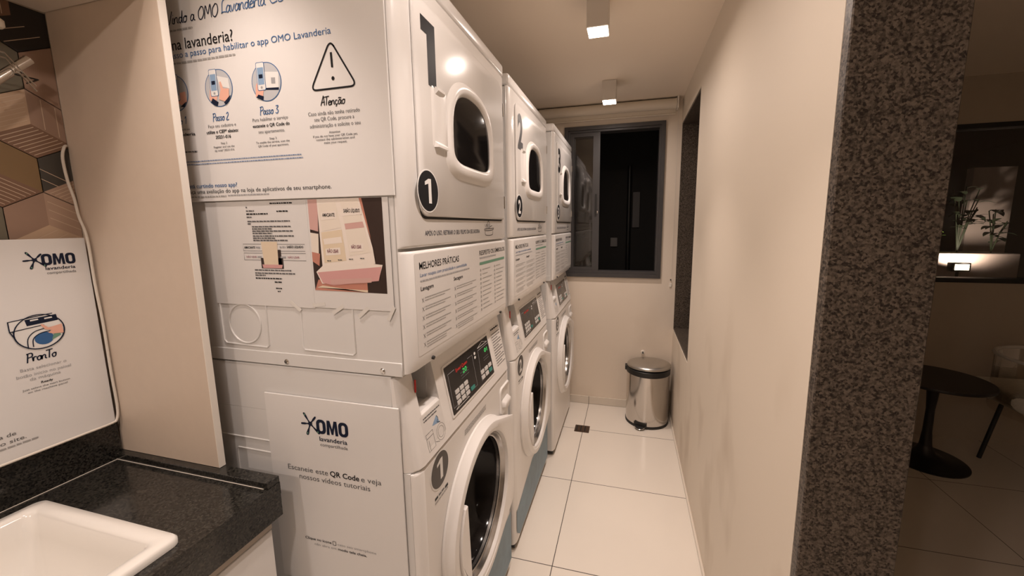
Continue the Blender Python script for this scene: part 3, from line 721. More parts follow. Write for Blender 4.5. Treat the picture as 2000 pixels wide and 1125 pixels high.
    q = B(); q.loft([[F(u, v, -.004) for u, v in P], [F(u, v, .031) for u, v in P], [F(u-.003 if u > .180 and v > cz else u, v, .0365) for u, v in P]], PLASTIC)
    q.make('door_pull', dr, 30)
    if blue:
        q = B(); P = [(.016, .085), (.016, .185), (.30, .262), (.672, .262), (.672, .044), (.06, .044)]
        q.flat(P, F, .0006, BLUEFILM); q.make('kick_film', t, 0, label='blue grey film along the foot of the front')
    return t

Y1, Y2, Y3, X3 = 0, .745, 1.488, .0297
GD, GW = 'stacked dryers', 'stacked washers'
dryer(1, 0, Y1, 'white dryer on top of the stack nearest the sink, big black 1 on its door', GD)
dryer(2, 0, Y2, 'white dryer on top of the middle stack, big 2 on its door', GD)
dryer(3, X3, Y3, 'white dryer on top of the stack by the window, big 3 on its door', GD)
washer(1, 0, Y1, 'white front loading washer numbered 1 at the foot of the stack beside the sink', GW, True, 2)
washer(2, 0, Y2, 'white front loading washer numbered 2 at the foot of the middle stack', GW, True, 0)
washer(3, X3, Y3, 'white front loading washer numbered 3 at the foot of the stack by the window', GW, False, 0)

# ================================================================== PRINTS ON THE SIDE OF STACK 1
def disc_art(b, fr, cu, cv, r, kind):
    b.flat(ell(cu, cv, r, r), fr, .0004, PRINT_BLUE if kind != 'machine' else PRINT_NAVY)
    b.flat(ell(cu, cv, r*.955, r*.955), fr, .0006, mat('art_grey', (.52, .53, .55), .4))
    k = r
    def pt(P): return [(cu+x*k, cv+y*k) for x, y in P]
    if kind == 'machine':
        b.flat(ell(cu, cv, r*.94, r*.94), fr, .0007, PRINT_WHITE)
        b.flat(pt([(-1.1, .25), (-1.1, .8), (.6, .95), (.9, .45), (.95, .15)]), fr, .0009, PRINT_WHITE)
        o_ = ell(cu, cv, r*.98, r*.98); ribbon(b, o_+[o_[0]], r*.05, fr, .0018, PRINT_NAVY)
        for P in ([(-1.1, .22), (-1.1, .8)], [(-1.12, .79), (.6, .95)], [(-1.08, .24), (.2, .35)], [(-1.1, .24), (-.98, -.1)], [(-.55, -.85), (-.5, -.3), (-.2, .05), (.3, .15)], [(-.35, -.8), (-.3, -.35), (0, -.1), (.4, -.05)]): ribbon(b, pt(smooth_path(P)), k*.045, fr, .0013, PRINT_NAVY)
        b.flat(pt([(-.45, .42), (.78, .5), (.74, .86), (-.5, .78)]), fr, .0011, PRINT_NAVY)
        for x in (-.3, .25): b.flat(pt([(x, .66), (x+.32, .68), (x+.3, .76), (x, .74)]), fr, .0014, PRINT_WHITE)
        b.flat([(cu+.12*k+.38*k*math.cos(a), cv-.42*k+.36*k*math.sin(a)) for a in [2*PI*i/20 for i in range(20)]], fr, .001, PRINT_BLUE)
        b.flat(pt([(.4, -.6), (.8, -.4), (.75, -.15), (.5, -.3)]), fr, .0012, PRINT_GREEN)
        b.flat(pt([(.05, .38), (.12, .42), (.35, .15), (.9, .25), (.92, -.3), (.5, -.25), (.3, -.15), (.45, -.02), (.2, .08)]), fr, .0016, PRINT_SKIN)
        return
    if kind == 'phone':
        b.flat(pt([(-.05, .65), (.75, .45), (.8, -.1), (.1, .1)]), fr, .0008, PRINT_WHITE)
        b.flat(pt([(-.75, -.55), (-.65, -.05), (-.4, .1), (-.1, -.35), (-.3, -.8)]), fr, .001, PRINT_SKIN)
        b.flat(pt([(-.05, -.6), (.15, -.1), (.1, .3), (.22, .32), (.35, -.05), (.75, -.1), (.7, -.55), (.4, -.75)]), fr, .0014, PRINT_SKIN)
        b.flat(pt([(-.65, -.7), (-.5, -.5), (-.1, -.75), (-.2, -.93), (-.4, -.9)]), fr, .0012, PRINT_NAVY)
        b.flat(pt([(.3, -.8), (.72, -.5), (.85, -.45), (.6, -.78), (.4, -.9)]), fr, .0016, PRINT_NAVY)
        ox = -.3
    elif kind == 'card':
        b.flat(pt([(-.1, .52), (.86, .42), (.8, -.35), (-.2, -.3)]), fr, .0008, PRINT_WHITE)
        b.flat(pt([(-.2, -.3), (.8, -.35), (.8, -.48), (-.1, -.4)]), fr, .0009, PRINT_NAVY)
        b.flat(pt([(.35, .18), (.62, .16), (.6, -.14), (.34, -.12)]), fr, .001, PRINT_LGRAY)
        b.flat(pt([(-.8, -.7), (-.72, -.1), (-.4, .2), (-.15, -.2), (-.3, -.7)]), fr, .001, PRINT_SKIN)
        b.flat(pt([(-.75, -.75), (-.6, -.6), (-.25, -.72), (-.3, -.9), (-.5, -.85)]), fr, .0012, PRINT_NAVY)
        ox = -.3
    else:
        b.flat(pt([(.1, -.5), (.25, .0), (.8, .05), (.85, -.5), (.5, -.75)]), fr, .001, PRINT_SKIN)
        b.flat(pt([(.3, -.75), (.8, -.5), (.6, -.8)]), fr, .0012, PRINT_NAVY); ox = .1
    ph = rrect(cu+(ox-.3)*k, cv-.42*k, cu+(ox+.26)*k, cv+1.02*k, .08*k, 3)
    b.flat(ph, fr, .0011, PRINT_BLUE); b.flat(rrect(cu+(ox-.27)*k, cv-.39*k, cu+(ox+.23)*k, cv+.99*k, .07*k, 3), fr, .0012, PRINT_WHITE)
    b.flat(rrect(cu+(ox-.23)*k, cv-.12*k, cu+(ox+.19)*k, cv+.75*k, .02*k, 2), fr, .0013, PRINT_SKY)
    b.flat(rrect(cu+(ox-.15)*k, cv+.2*k, cu+(ox+.11)*k, cv+.4*k, .02*k, 2), fr, .0014, PRINT_NAVY)
    b.flat(ell(cu+(ox-.02)*k, cv-.26*k, .07*k, .07*k, 12), fr, .0014, PRINT_LGRAY)

t = thing('instruction_board', (-.33, -.004, 1.49), 'large white step-by-step laundry board with warning triangle on the upper side of dryer 1', 'sign')
q = B(); q.box((-.66, -.0065, 1.491), (.0045, -.0025, 1.975), BOARD, .0008, 1); q.make('board', t, 0)
q = B(); F = SIDE(-.0065)
hand(q, 'Vindo a OMO', F, -.545, -.393, 1.876, .024, PRINT_NAVY, .0022)
hand(q, 'Lavanderia', F, -.385, -.268, 1.879, .026, PRINT_BLUE, .0020)
hand(q, 'Co', F, -.258, -.22, 1.88, .024, PRINT_BLUE, .0020)
scrib(q, F, -.60, -.47, 1.861, .004, PRINT_LINE)
txt(q, 'vez na lavanderia?', F, -.589, -.361, 1.823, .0235, PRINT_BK, bold=.004)
txt(q, 'passo a passo para habilitar o app OMO Lavanderia', F, -.553, -.116, 1.806, .0135, PRINT_BLUE)
scrib(q, F, -.60, -.36, 1.7935, .0042, PRINT_LINE)
for cu, kind in ((-.545, 'hand'), (-.416, 'phone'), (-.285, 'card')): disc_art(q, F, cu, 1.733, .039, kind)
hand(q, 'Passo 1', F, -.575, -.522, 1.666, .0155, PRINT_BLUE, .0017)
hand(q, 'Passo 2', F, -.443, -.397, 1.666, .0155, PRINT_BLUE, .0017)
hand(q, 'Passo 3', F, -.310, -.261, 1.669, .0155, PRINT_BLUE, .0017)
def ctr(s, c, wd, v, h, m, bold=0): txt(q, s, F, c-wd/2, c+wd/2, v, h, m, bold)
ctr('lavanderia', -.535, .07, 1.640, .0068, PRINT_BK, .02); scrib(q, F, -.56, -.50, 1.603, .003, PRINT_GRAY); scrib(q, F, -.56, -.515, 1.652, .004, PRINT_LGRAY)
ctr('Faça seu cadastro e', -.419, .080, 1.652, .0070, PRINT_GRAY); ctr('utilize o CEP* abaixo:', -.420, .092, 1.6395, .0070, PRINT_BK, .022); ctr('20231-016', -.419, .044, 1.628, .0070, PRINT_BK, .022)
for s, c, wd, v in (('Step 2', -.419, .018, 1.6155), ('Register and use the', -.420, .060, 1.6080), ('zip code* 20231-016', -.420, .057, 1.6005)): ctr(s, c, wd, v, .0045, PRINT_GRAY, .006)
ctr('Para habilitar o serviço', -.285, .094, 1.656, .0070, PRINT_GRAY); ctr('escaneie o QR Code do', -.284, .098, 1.6435, .0070, PRINT_BK, .018); ctr('seu apartamento.', -.284, .070, 1.631, .0070, PRINT_GRAY)
for s, c, wd, v in (('Step 3', -.282, .019, 1.617), ('To enable the service, scan the', -.284, .090, 1.6100), ('QR Code of your apartment.', -.283, .082, 1.6028)): ctr(s, c, wd, v, .0045, PRINT_GRAY, .006)
tri = [(-.1195, 1.795), (-.1745, 1.7045), (-.0645, 1.7045)]
def rtri(P, r):
    out = []; cu = sum(p[0] for p in P)/3; cv = sum(p[1] for p in P)/3
    for i in range(3):
        a, b_, c = Vector(P[i-1]), Vector(P[i]), Vector(P[(i+1) % 3]); d1 = (a-b_).normalized(); d2 = (c-b_).normalized()
        p0, p1 = b_+d1*r, b_+d2*r
        for k in range(7):
            tt = k/6; out.append(tuple((1-tt)**2*p0+2*tt*(1-tt)*b_+tt*tt*p1))
    return out
R3 = rtri(tri, .016); ribbon(q, R3+[R3[0], R3[1]], .0036, F, .0006, PRINT_BK)
ribbon(q, [(-.1195, 1.772), (-.1190, 1.744)], .0048, F, .0006, PRINT_BK); q.flat(ell(-.119, 1.7235, .0036, .0038, 16), F, .0006, PRINT_BK)
hand(q, 'ATenção', F, -.153, -.095, 1.674, .0165, PRINT_BK, .0019)
ctr('Caso ainda não tenha retirado', -.124, .124, 1.656, .0080, PRINT_GRAY); ctr('seu QR Code, procure a', -.124, .096, 1.6445, .0080, PRINT_GRAY); ctr('administração e solicite o seu', -.1235, .122, 1.632, .0080, PRINT_GRAY)
for s, c, wd, v in (('Attention', -.125, .027, 1.6195), ('If you do not have your QR Code yet,', -.1245, .108, 1.6128), ('contact the administration and', -.125, .093, 1.6062), ('make your request.', -.1245, .056, 1.5995)): ctr(s, c, wd, v, .0046, PRINT_GRAY, .006)
scrib(q, F, -.60, -.212, 1.581, .0024, mat('print_slate', C8(120, 140, 172), .5), word=.8); scrib(q, F, -.60, -.209, 1.5745, .0024, mat('print_slate', (0, 0, 0)), word=.8)
txt(q, 'Está curtindo nosso app?', F, -.545, -.395, 1.5225, .0092, PRINT_BLUE, .010)
txt(q, 'Faça uma avaliação do app na loja de aplicativos de seu smartphone.', F, -.546, -.143, 1.5095, .0092, PRINT_BK)
scrib(q, F, -.60, -.43, 1.5005, .0034, PRINT_LINE); scrib(q, F, -.425, -.308, 1.502, .0026, PRINT_LGRAY)
q.make('lettering', t, 0)

t = thing('notice_sheet', (-.31, -.003, 1.25), 'white typed notice sheet with a tiny drawer picture, under the big board on dryer 1', 'paper notice')
q = B(); q.box((-.505, -.0024, 1.249), (-.216, -.0019, 1.4895), PAPER); q.make('sheet', t, 0)
q = B(); F = SIDE(-.0024)
for u0, u1, v, m in ((-.314, -.253, 1.4815, PRINT_BK), (-.383, -.379, 1.474, PRINT_GRAY), (-.383, -.36, 1.466, PRINT_GRAY), (-.297, -.266, 1.464, PRINT_BK), (-.383, -.322, 1.459, PRINT_BK), (-.383, -.368, 1.452, PRINT_GRAY), (-.382, -.262, 1.4425, PRINT_GRAY), (-.382, -.373, 1.437, PRINT_GRAY),
                    (-.371, -.262, 1.4305, PRINT_GRAY), (-.371, -.315, 1.4255, PRINT_GRAY), (-.371, -.258, 1.4205, PRINT_GRAY), (-.371, -.315, 1.4155, PRINT_GRAY), (-.371, -.256, 1.4095, PRINT_GRAY), (-.371, -.308, 1.4045, PRINT_GRAY), (-.371, -.274, 1.3995, PRINT_GRAY),
                    (-.376, -.272, 1.3315, PRINT_GRAY), (-.376, -.262, 1.3245, PRINT_GRAY), (-.376, -.346, 1.3195, PRINT_GRAY), (-.376, -.300, 1.3125, PRINT_BK), (-.322, -.302, 1.3045, PRINT_BK), (-.320, -.303, 1.290, PRINT_BK), (-.316, -.308, 1.283, PRINT_BK)):
    scrib(q, F, u0, u1, v, .0030, m)
for (u0, v0, u1, v1) in ((-.403, 1.377, -.229, 1.3925), (-.403, 1.356, -.2285, 1.372)):
    ribbon(q, [(u0, v0), (u1, v0), (u1, v1), (u0, v1), (u0, v0)], .0009, F, .0004, PRINT_GRAY)
def wr(s, u0, u1, v, h, m, bold=.01): txt(q, s, F, u0, u1, v, h, m, bold, n=.0008)
wr('AMACIANTE', -.400, -.368, 1.3825, .0052, PRINT_BK, .02); wr('SABÃO LÍQUIDO', -.278, -.233, 1.384, .0052, PRINT_BK, .02)
scrib(q, F, -.366, -.352, 1.383, .004, PRINT_LGRAY); scrib(q, F, -.298, -.282, 1.384, .004, PRINT_LGRAY)
for a, b_ in ((-.396, -.366), (-.278, -.246)): wr('NÃO USAR', a, b_, 1.361, .0048, mat('print_rose', C8(160, 110, 120), .5))
scrib(q, F, -.364, -.352, 1.361, .004, PRINT_LGRAY); scrib(q, F, -.298, -.282, 1.361, .004, PRINT_LGRAY)
DBROWN = mat('photo_dark_brown', C8(52, 38, 34), .35); DPINK = mat('photo_pink', C8(205, 165, 158), .35); DCREAM = mat('photo_cream', C8(228, 218, 205), .35); DCREAM2 = mat('photo_yellow_cream', C8(222, 205, 180), .35)
DROSE = mat('photo_rose', C8(208, 158, 155), .35); DSALM = mat('photo_salmon', C8(190, 130, 112), .35); DWHITE = mat('photo_white', C8(232, 222, 212), .35)
q.flat([(-.355, 1.337), (-.292, 1.337), (-.292, 1.361), (-.355, 1.361)], F, .0005, DBROWN); q.flat([(-.31, 1.337), (-.296, 1.337), (-.296, 1.380), (-.31, 1.380)], F, .0005, DBROWN)
q.flat([(-.350, 1.398), (-.304, 1.398), (-.306, 1.343), (-.346, 1.343)], F, .0006, DCREAM2); q.flat([(-.352, 1.346), (-.294, 1.346), (-.297, 1.338), (-.350, 1.338)], F, .0007, DROSE)
q.make('print', t, 0)

t = thing('photo_sheet', (-.12, -.003, 1.25), 'printed photo of a pulled-out pink and cream detergent drawer, on dryer 1 under the board', 'photo print')
q = B(); q.box((-.2155, -.0026, 1.2515), (-.014, -.0021, 1.4895), PAPER); q.make('sheet', t, 0)
q = B(); F = SIDE(-.0026)
q.flat([(-.211, 1.291), (-.028, 1.289), (-.028, 1.4885), (-.211, 1.4885)], F, .0003, DBROWN)
q.flat([(-.211, 1.425), (-.19, 1.420), (-.185, 1.4885), (-.211, 1.4885)], F, .0005, DPINK); q.flat([(-.211, 1.375), (-.193, 1.372), (-.190, 1.415), (-.211, 1.418)], F, .0005, DCREAM)
q.flat([(-.211, 1.355), (-.194, 1.345), (-.190, 1.372), (-.211, 1.376)], F, .0006, DSALM); q.flat([(-.058, 1.40), (-.050, 1.36), (-.076, 1.4885), (-.085, 1.4885)], F, .0005, DSALM)
q.flat([(-.211, 1.291), (-.075, 1.290), (-.075, 1.312), (-.200, 1.315)], F, .0005, DSALM); q.flat([(-.19, 1.302), (-.075, 1.290), (-.075, 1.295), (-.205, 1.297)], F, .0006, DCREAM2)
q.flat([(-.187, 1.4885), (-.082, 1.4885), (-.056, 1.385), (-.052, 1.352), (-.186, 1.345)], F, .0007, DWHITE)
q.flat([(-.184, 1.478), (-.140, 1.482), (-.130, 1.428), (-.180, 1.420)], F, .0009, DCREAM); q.flat([(-.128, 1.484), (-.086, 1.4885), (-.078, 1.440), (-.122, 1.436)], F, .0009, DCREAM)
q.flat([(-.182, 1.418), (-.129, 1.424), (-.123, 1.358), (-.180, 1.352)], F, .0009, DCREAM2); q.flat([(-.120, 1.425), (-.074, 1.430), (-.062, 1.376), (-.114, 1.368)], F, .0009, DCREAM)
q.flat([(-.121, 1.436), (-.076, 1.440), (-.073, 1.428), (-.119, 1.424)], F, .001, DPINK); q.flat([(-.178, 1.404), (-.132, 1.409), (-.130, 1.396), (-.176, 1.392)], F, .001, DWHITE)
for (a, b_, c, d_) in ((-.179, 1.445, -.140, 1.463), (-.124, 1.453, -.077, 1.470), (-.174, 1.369, -.136, 1.386), (-.112, 1.377, -.078, 1.395)): q.flat([(a, b_-.001), (c, b_+.002), (c, d_), (a, d_-.003)], F, .0011, DWHITE)
for s, a, c, v in (('AMACIANTE', -.175, -.144, 1.4515), ('SABÃO LÍQUIDO', -.121, -.081, 1.4595), ('NÃO USAR', -.170, -.141, 1.3745), ('NÃO USAR', -.108, -.083, 1.3840)):
    txt(q, s, F, a, c, v, .0075, PRINT_BK if v > 1.4 else mat('print_plum', C8(120, 60, 75), .5), .02, n=.0014)
q.flat([(-.203, 1.332), (-.186, 1.345), (-.060, 1.352), (-.0345, 1.350), (-.046, 1.318), (-.190, 1.306)], F, .0012, DWHITE)
q.flat([(-.200, 1.331), (-.037, 1.346), (-.046, 1.316), (-.16, 1.303), (-.188, 1.308)], F, .0013, DROSE); q.flat([(-.168, 1.316), (-.062, 1.322), (-.064, 1.312), (-.166, 1.305)], F, .0015, DPINK)
for k in range(4): scrib(q, F, -.172+.028*k, -.162+.028*k, 1.356+.002*k, .0022, PRINT_GRAY, .0014)
q.make('print', t, 0)
# transparent tape holding the two sheets
TAPE = mat('sticky_tape', (.72, .70, .66), .18, noise=.03, nscale=30)
for i, (u, v, a) in enumerate(((-.270, 1.252, -35), (-.205, 1.258, 8), (-.155, 1.249, 32), (-.022, 1.246, 62), (-.090, 1.246, 40))):
    q = B(); ca, sa = math.cos(math.radians(a)), math.sin(math.radians(a))
    q.prism([(u+x*ca-y*sa, v+x*sa+y*ca) for x, y in ((-.017, -.004), (.017, -.0042), (.0175, .0038), (-.017, .0044))], SIDE(-.0028), .0, .0003, TAPE)
    q.make('tape_strip', None, 0, label=('clear tape strip slanting across the bottom of the typed notice', 'clear tape strip at the join between notice and drawer photo', 'clear tape strip at the lower left of the drawer photo', 'clear tape strip at the lower right corner of the drawer photo', 'clear tape strip under the middle of the drawer photo')[i], category='tape', group='tape strips under the notices')

t = thing('video_tutorial_board', (-.2, -.004, .53), 'white board with navy splash logo and short tutorial text on the side of washer 1', 'sign')
q = B(); q.box((-.386, -.0065, .535), (-.0165, -.0025, 1.0345), BOARD, .0008, 1); q.make('board', t, 0)
q = B(); F = SIDE(-.0065)
brand_block(q, F, -.239, -.151, .948, .036, (-.233, -.156, .930, .0115), (-.232, -.156, .917, .0085), (-.256, .970), .030)
txt(q, 'Escaneie este', F, -.335, -.218, .8425, .0138, PRINT_GRAY); txt(q, 'QR Code', F, -.212, -.131, .8425, .0138, PRINT_BK, .018); txt(q, 'e veja', F, -.126, -.072, .8425, .0138, PRINT_GRAY)
txt(q, 'nossos vídeos tutoriais', F, -.303, -.103, .822, .0138, PRINT_GRAY)
txt(q, 'Clique no ícone', F, -.304, -.226, .658, .0070, PRINT_BK, .012); q_ = rrect(-.222, .6565, -.213, .6665, .001, 2); ribbon(q, q_+[q_[0]], .0012, F, .0006, PRINT_BK)
txt(q, 'caso seu smartphone', F, -.208, -.099, .658, .0070, PRINT_LGRAY); txt(q, 'não abra em', F, -.277, -.213, .645, .0070, PRINT_LGRAY); txt(q, 'modo tela cheia.', F, -.208, -.126, .645, .0070, PRINT_BK, .012)
q.make('lettering', t, 0)

# ================================================================== SINK CORNER
# hex-block wallpaper on the left wall
PAL = {k: mat('wallpaper_'+k, C8(*v), .55, noise=.06, nscale=25) for k, v in dict(black=(40, 36, 34), taupe=(158, 130, 112), dust=(176, 148, 128), olive=(132, 106, 72), rust=(128, 98, 78), slate=(70, 66, 60), cream=(196, 168, 142), sage=(112, 106, 90)).items()}
PLINE = mat('wallpaper_line', C8(205, 182, 158), .5)
q = B(); F = FRONT(XL); sH = .0728; hx = sH*math.cos(PI/6)
q.box((XL, -1.25, .86), (XL+.0012, YP-.0002, 1.9045), PAL['taupe'])
spec = {(0, 0): (('rust', 'L', 9), ('olive', '', 0), ('slate', 'X', 3)), (1, -1): (('dust', 'L', 9), ('dust', 'D', 4), ('rust', 'V', 6)), (0, -1): (('rust', 'U', 8), ('sage', '', 0), ('taupe', '', 0)),
        (1, 1): (('taupe', '', 0), ('taupe', 'V', 3), ('rust', 'V', 3)), (0, 1): (('sage', '', 0), ('olive', '', 0), ('cream', 'V', 8)), (0, 2): (('black', 'L', 3), ('sage', '', 0), ('taupe', '', 0)), (1, 3): (('black', '', 0), ('black', '', 0), ('black', '', 0))}
rw = random.Random(3)
for j in range(-5, 6):
    for i in range(-1, 11):
        off = (j % 2)
        cu = -.124 - i*2*hx + (hx if off else 0); cv = 1.586 + j*1.5*sH
        key = (1 if (off and i == 0) else (0 if (i == 0 or (off and i == 1)) else None), j)
        fc = spec.get(key) if key[0] is not None else None
        if cv > 1.80 and key[0] is None: fc = (('black', '', 0),)*3
        if not fc:
            names = list(PAL); fc = tuple((rw.choice(names), rw.choice(['', 'L', 'V', 'D', 'U', '']), rw.randint(4, 9)) for _ in range(3))
        c = (cu, cv); up_ = (cu, cv+sH); ru = (cu+hx, cv+sH/2); rd = (cu+hx, cv-sH/2); dn = (cu, cv-sH); ldn = (cu-hx, cv-sH/2); lu = (cu-hx, cv+sH/2)
        up2 = (cu, cv+sH)
        for quad, (nm, st, k) in zip(((c, ru, up2, lu), (c, lu, ldn, dn), (c, dn, rd, ru)), fc):
            if min(p[0] for p in quad) > YP or max(p[1] for p in quad) > 1.9 or min(p[1] for p in quad) < .9: 
                pass
            def clip(P):
                for ax, lim, sg in ((0, YP-.0005, 1), (1, 1.904, 1), (1, .90, -1), (0, -1.24, -1)):
                    out = []
                    for a in range(len(P)):
                        p, r = P[a], P[(a+1) % len(P)]; dp = sg*(lim-p[ax]); dq = sg*(lim-r[ax])
                        if dp >= 0: out.append(p)
                        if dp*dq < 0:
                            tt = dp/(dp-dq); out.append((p[0]+tt*(r[0]-p[0]), p[1]+tt*(r[1]-p[1])))
                    P = out
                    if len(P) < 3: return None
                return P
            P = clip(list(quad))
            if not P: continue
            q.flat(P, F, .0015, PAL[nm])
            if st == 'X':
                for f in (.30, .60):
                    L0 = (cu, cv-f*sH); L1 = (cu+hx*min(1, (1-f)/.98), cv-f*sH-sH/2*min(1, (1-f)/.98)); P = clip([(L0[0], L0[1]+.0009), (L1[0], L1[1]+.0009), (L1[0], L1[1]-.0006), (L0[0], L0[1]-.0006)])
                    if P: q.flat(P, F, .0019, PLINE)
            elif st:
                a, b_, d_ = quad[0], quad[1], quad[3]
                for m_ in range(1, k):
                    f = m_/k
                    if st in 'LD': p0 = (a[0]+f*(d_[0]-a[0]), a[1]+f*(d_[1]-a[1])); e = (b_[0]-a[0], b_[1]-a[1])
                    else: p0 = (a[0]+f*(b_[0]-a[0]), a[1]+f*(b_[1]-a[1])); e = (d_[0]-a[0], d_[1]-a[1])
                    l0 = .06; l1 = .94
                    L0 = (p0[0]+e[0]*l0, p0[1]+e[1]*l0); L1 = (p0[0]+e[0]*l1, p0[1]+e[1]*l1)
                    dx, dy = L1[0]-L0[0], L1[1]-L0[1]; ln = math.hypot(dx, dy); ox, oy = -dy/ln*.00065, dx/ln*.00065
                    P = clip([(L0[0]+ox, L0[1]+oy), (L1[0]+ox, L1[1]+oy), (L1[0]-ox, L1[1]-oy), (L0[0]-ox, L0[1]-oy)])
                    if P: q.flat(P, F, .0019, PLINE)
            for e0, e1 in ((quad[0], quad[1]), (quad[0], quad[3])):
                dx, dy = e1[0]-e0[0], e1[1]-e0[1]; ln = math.hypot(dx, dy); ox, oy = -dy/ln*.0006, dx/ln*.0006
                P = clip([(e0[0]+ox, e0[1]+oy), (e1[0]+ox, e1[1]+oy), (e1[0]-ox, e1[1]-oy), (e0[0]-ox, e0[1]-oy)])
                if P: q.flat(P, F, .0020, PLINE if rw.random() < .5 else PAL['taupe'])
q.make('wall_left_wallpaper', None, 0, kind='structure')

# tall board between sink and machines
t = thing('divider_board', (-.63, YP+.009, .866), 'tall beige laminate panel standing on the black counter beside the machine stack', 'panel')
q = B(); q.box((XL+.003, YP, .8645), (-.4687, YP+.0140, ZC-.001), LAMINATE); q.make('sheet', t, 0)
q = B(); q.box((-.4685, YP-.0002, .8645), (-.4665, YP+.0142, ZC-.001), LAM_EDGE); q.make('edge_band', t, 0)
# wall cabinet over the sink
t = thing('wall_cabinet', (-.65, -.66, 1.906), 'pale wall cabinet over the sink, only its underside showing', 'cabinet')
q = B(); q.box((XL+.003, -1.25, 1.9065), (-.512, YP-.001, ZC-.001), mat('cabinet_cream', (.72, .62, .52), .5, noise=.02), .001, 1); q.make('body', t, 0)
for a, b_ in ((-1.249, -.665), (-.660, YP-.002)):
    q = B(); q.box((-.5115, a, 1.907), (-.494, b_, ZC-.003), LAM_EDGE, .001, 1); q.make('door', t, 0)

# black granite counter with sink hole
ZT = .848; XF = -.305; YRE = -.058
SX0, SX1, SY1, SY0 = -.715, -.350, -.256, -.80      # hole
t = thing('worktop', (-.56, -.66, .76), 'black granite sink counter with raised rim, tall front edge and backsplash', 'countertop')
q = B(); XB = XL+.002
q.box((SX1, -1.25, ZT-.03), (XF, YRE, ZT), GRAN_BLACK); q.box((XB, -1.25, ZT-.03), (SX0, YRE, ZT), GRAN_BLACK)
q.box((SX0, SY1, ZT-.03), (SX1, YRE, ZT), GRAN_BLACK); q.box((SX0, -1.25, ZT-.03), (SX1, SY0, ZT), GRAN_BLACK)
q.make('slab', t, 0)
q = B(); q.box((XF-.02, -1.25, .765), (XF, YRE, ZT-.0305), GRAN_BLACK, .001, 1); q.make('front_apron', t, 0)
q = B(); q.box((XB, YRE-.030, ZT+.0003), (XF, YRE, ZT+.0155), GRAN_BLACK, .0012, 1); q.make('end_rim', t, 0)
q = B(); q.tube([(XB+.02, YRE-.0312, ZT+.001), (XF-.012, YRE-.0312, ZT+.0008)], .0008, CABLEW, 6); q.tube([(XB+.0215, YRE-.032, ZT+.001), (XB+.0215, -1.24, ZT+.0008)], .0008, CABLEW, 6); q.make('sealant_line', t)
q = B(); q.box((XB, -1.25, ZT+.0003), (XB+.020, YP-.006, .944), GRAN_BLACK, .0012, 1); q.make('backsplash', t, 0)

# sink basin
t = thing('sink_basin', (-.53, -.53, .70), 'white rectangular ceramic sink basin set into the black granite counter', 'sink')
q = B()
def rr3(x0, y0, x1, y1, r, z): return [(u, v, z) for u, v in rrect(x0, y0, x1, y1, r, 6)]
x0, x1, y0, y1 = -.732, -.334, -.815, -.240
rings = [rr3(x0, y0, x1, y1, .018, ZT+.0005), rr3(x0, y0, x1, y1, .018, ZT+.010), rr3(x0+.004, y0+.004, x1-.004, y1-.004, .016, ZT+.0155), rr3(x0+.026, y0+.026, x1-.026, y1-.026, .016, ZT+.0155),
         rr3(x0+.032, y0+.032, x1-.032, y1-.032, .018, ZT+.009), rr3(x0+.038, y0+.038, x1-.038, y1-.038, .02, ZT-.03), rr3(x0+.055, y0+.05, x1-.055, y1-.05, .03, ZT-.125), rr3(x0+.075, y0+.07, x1-.075, y1-.07, .03, ZT-.140)]
q.loft(rings, CERAMIC, False, True)
q.make('bowl', t, 60)
q = B(); q.lathe([(.001, .0006), (.022, .0006), (.022, .003), (.018, .004), (.001, .0025)], (-.53, -.53, ZT-.140), CHROME, 24); q.make('drain', t)

# base cabinet
t = thing('base_cabinet', (-.56, -.66, 0), 'white base cabinet under the black sink counter', 'cabinet')
q = B(); q.box((XL+.004, -1.25, .08), (-.345, -.076, .69), PLASTIC, .001, 1); q.box((XL+.004, -.09, .69), (-.345, -.076, .80), PLASTIC); q.box((XL+.05, -1.24, 0), (-.40, -.09, .08), BLACKP); q.make('body', t, 0)
q = B(); q.box((-.348, -1.25, .735), (-.326, -.072, .763), mat('aluminium_rail', (.42, .36, .30), .4, metal=.3, noise=.03), .001, 1); q.make('finger_rail', t, 0)
for a, b_ in ((-1.249, -.645), (-.641, -.073)):
    q = B(); q.box((-.3445, a, .085), (-.326, b_, .733), PLASTIC, .0015, 1); q.make('door', t, 0)

# poster leaning on the backsplash
t = thing('ready_step_board', (-.787, -.32, .945), 'white board with navy splash logo and washing machine drawing leaning above the sink backsplash', 'sign')
q = B(); q.box((XL+.0205, -.60, .9455), (XL+.0235, -.080, 1.410), BOARD, .0008, 1); q.make('board', t, 0)
q = B(); F = FRONT(XL+.0235)
brand_block(q, F, -.156, -.102, 1.352, .025, (-.152, -.104, 1.3415, .0075), (-.151, -.104, 1.332, .006), (-.166, 1.365), .020)
disc_art(q, F, -.178, 1.2085, .0385, 'machine')
hand(q, 'PronTo', F, -.205, -.160, 1.147, .018, PRINT_NAVY, .0022)
for s, c, wd, v in (('Basta selecionar o', -.1815, .070, 1.1285), ('botão início no painel', -.182, .083, 1.1155), ('da máquina', -.182, .047, 1.1055)): txt(q, s, F, c-wd/2, c+wd/2, v, .0070, PRINT_LGRAY)
txt(q, 'Ready', F, -.1905, -.172, 1.0945, .0048, PRINT_BK, .02); txt(q, 'Just select the start button', F, -.219, -.146, 1.086, .0042, PRINT_GRAY); txt(q, 'on the machine panel', F, -.212, -.151, 1.079, .0042, PRINT_GRAY)
txt(q, 'a de', F, -.262, -.239, 1.000, .0085, PRINT_GRAY); txt(q, 'so site.', F, -.268, -.226, .9855, .0085, PRINT_GRAY); scrib(q, F, -.30, -.210, .976, .004, PRINT_LINE)
q.make('lettering', t, 0)

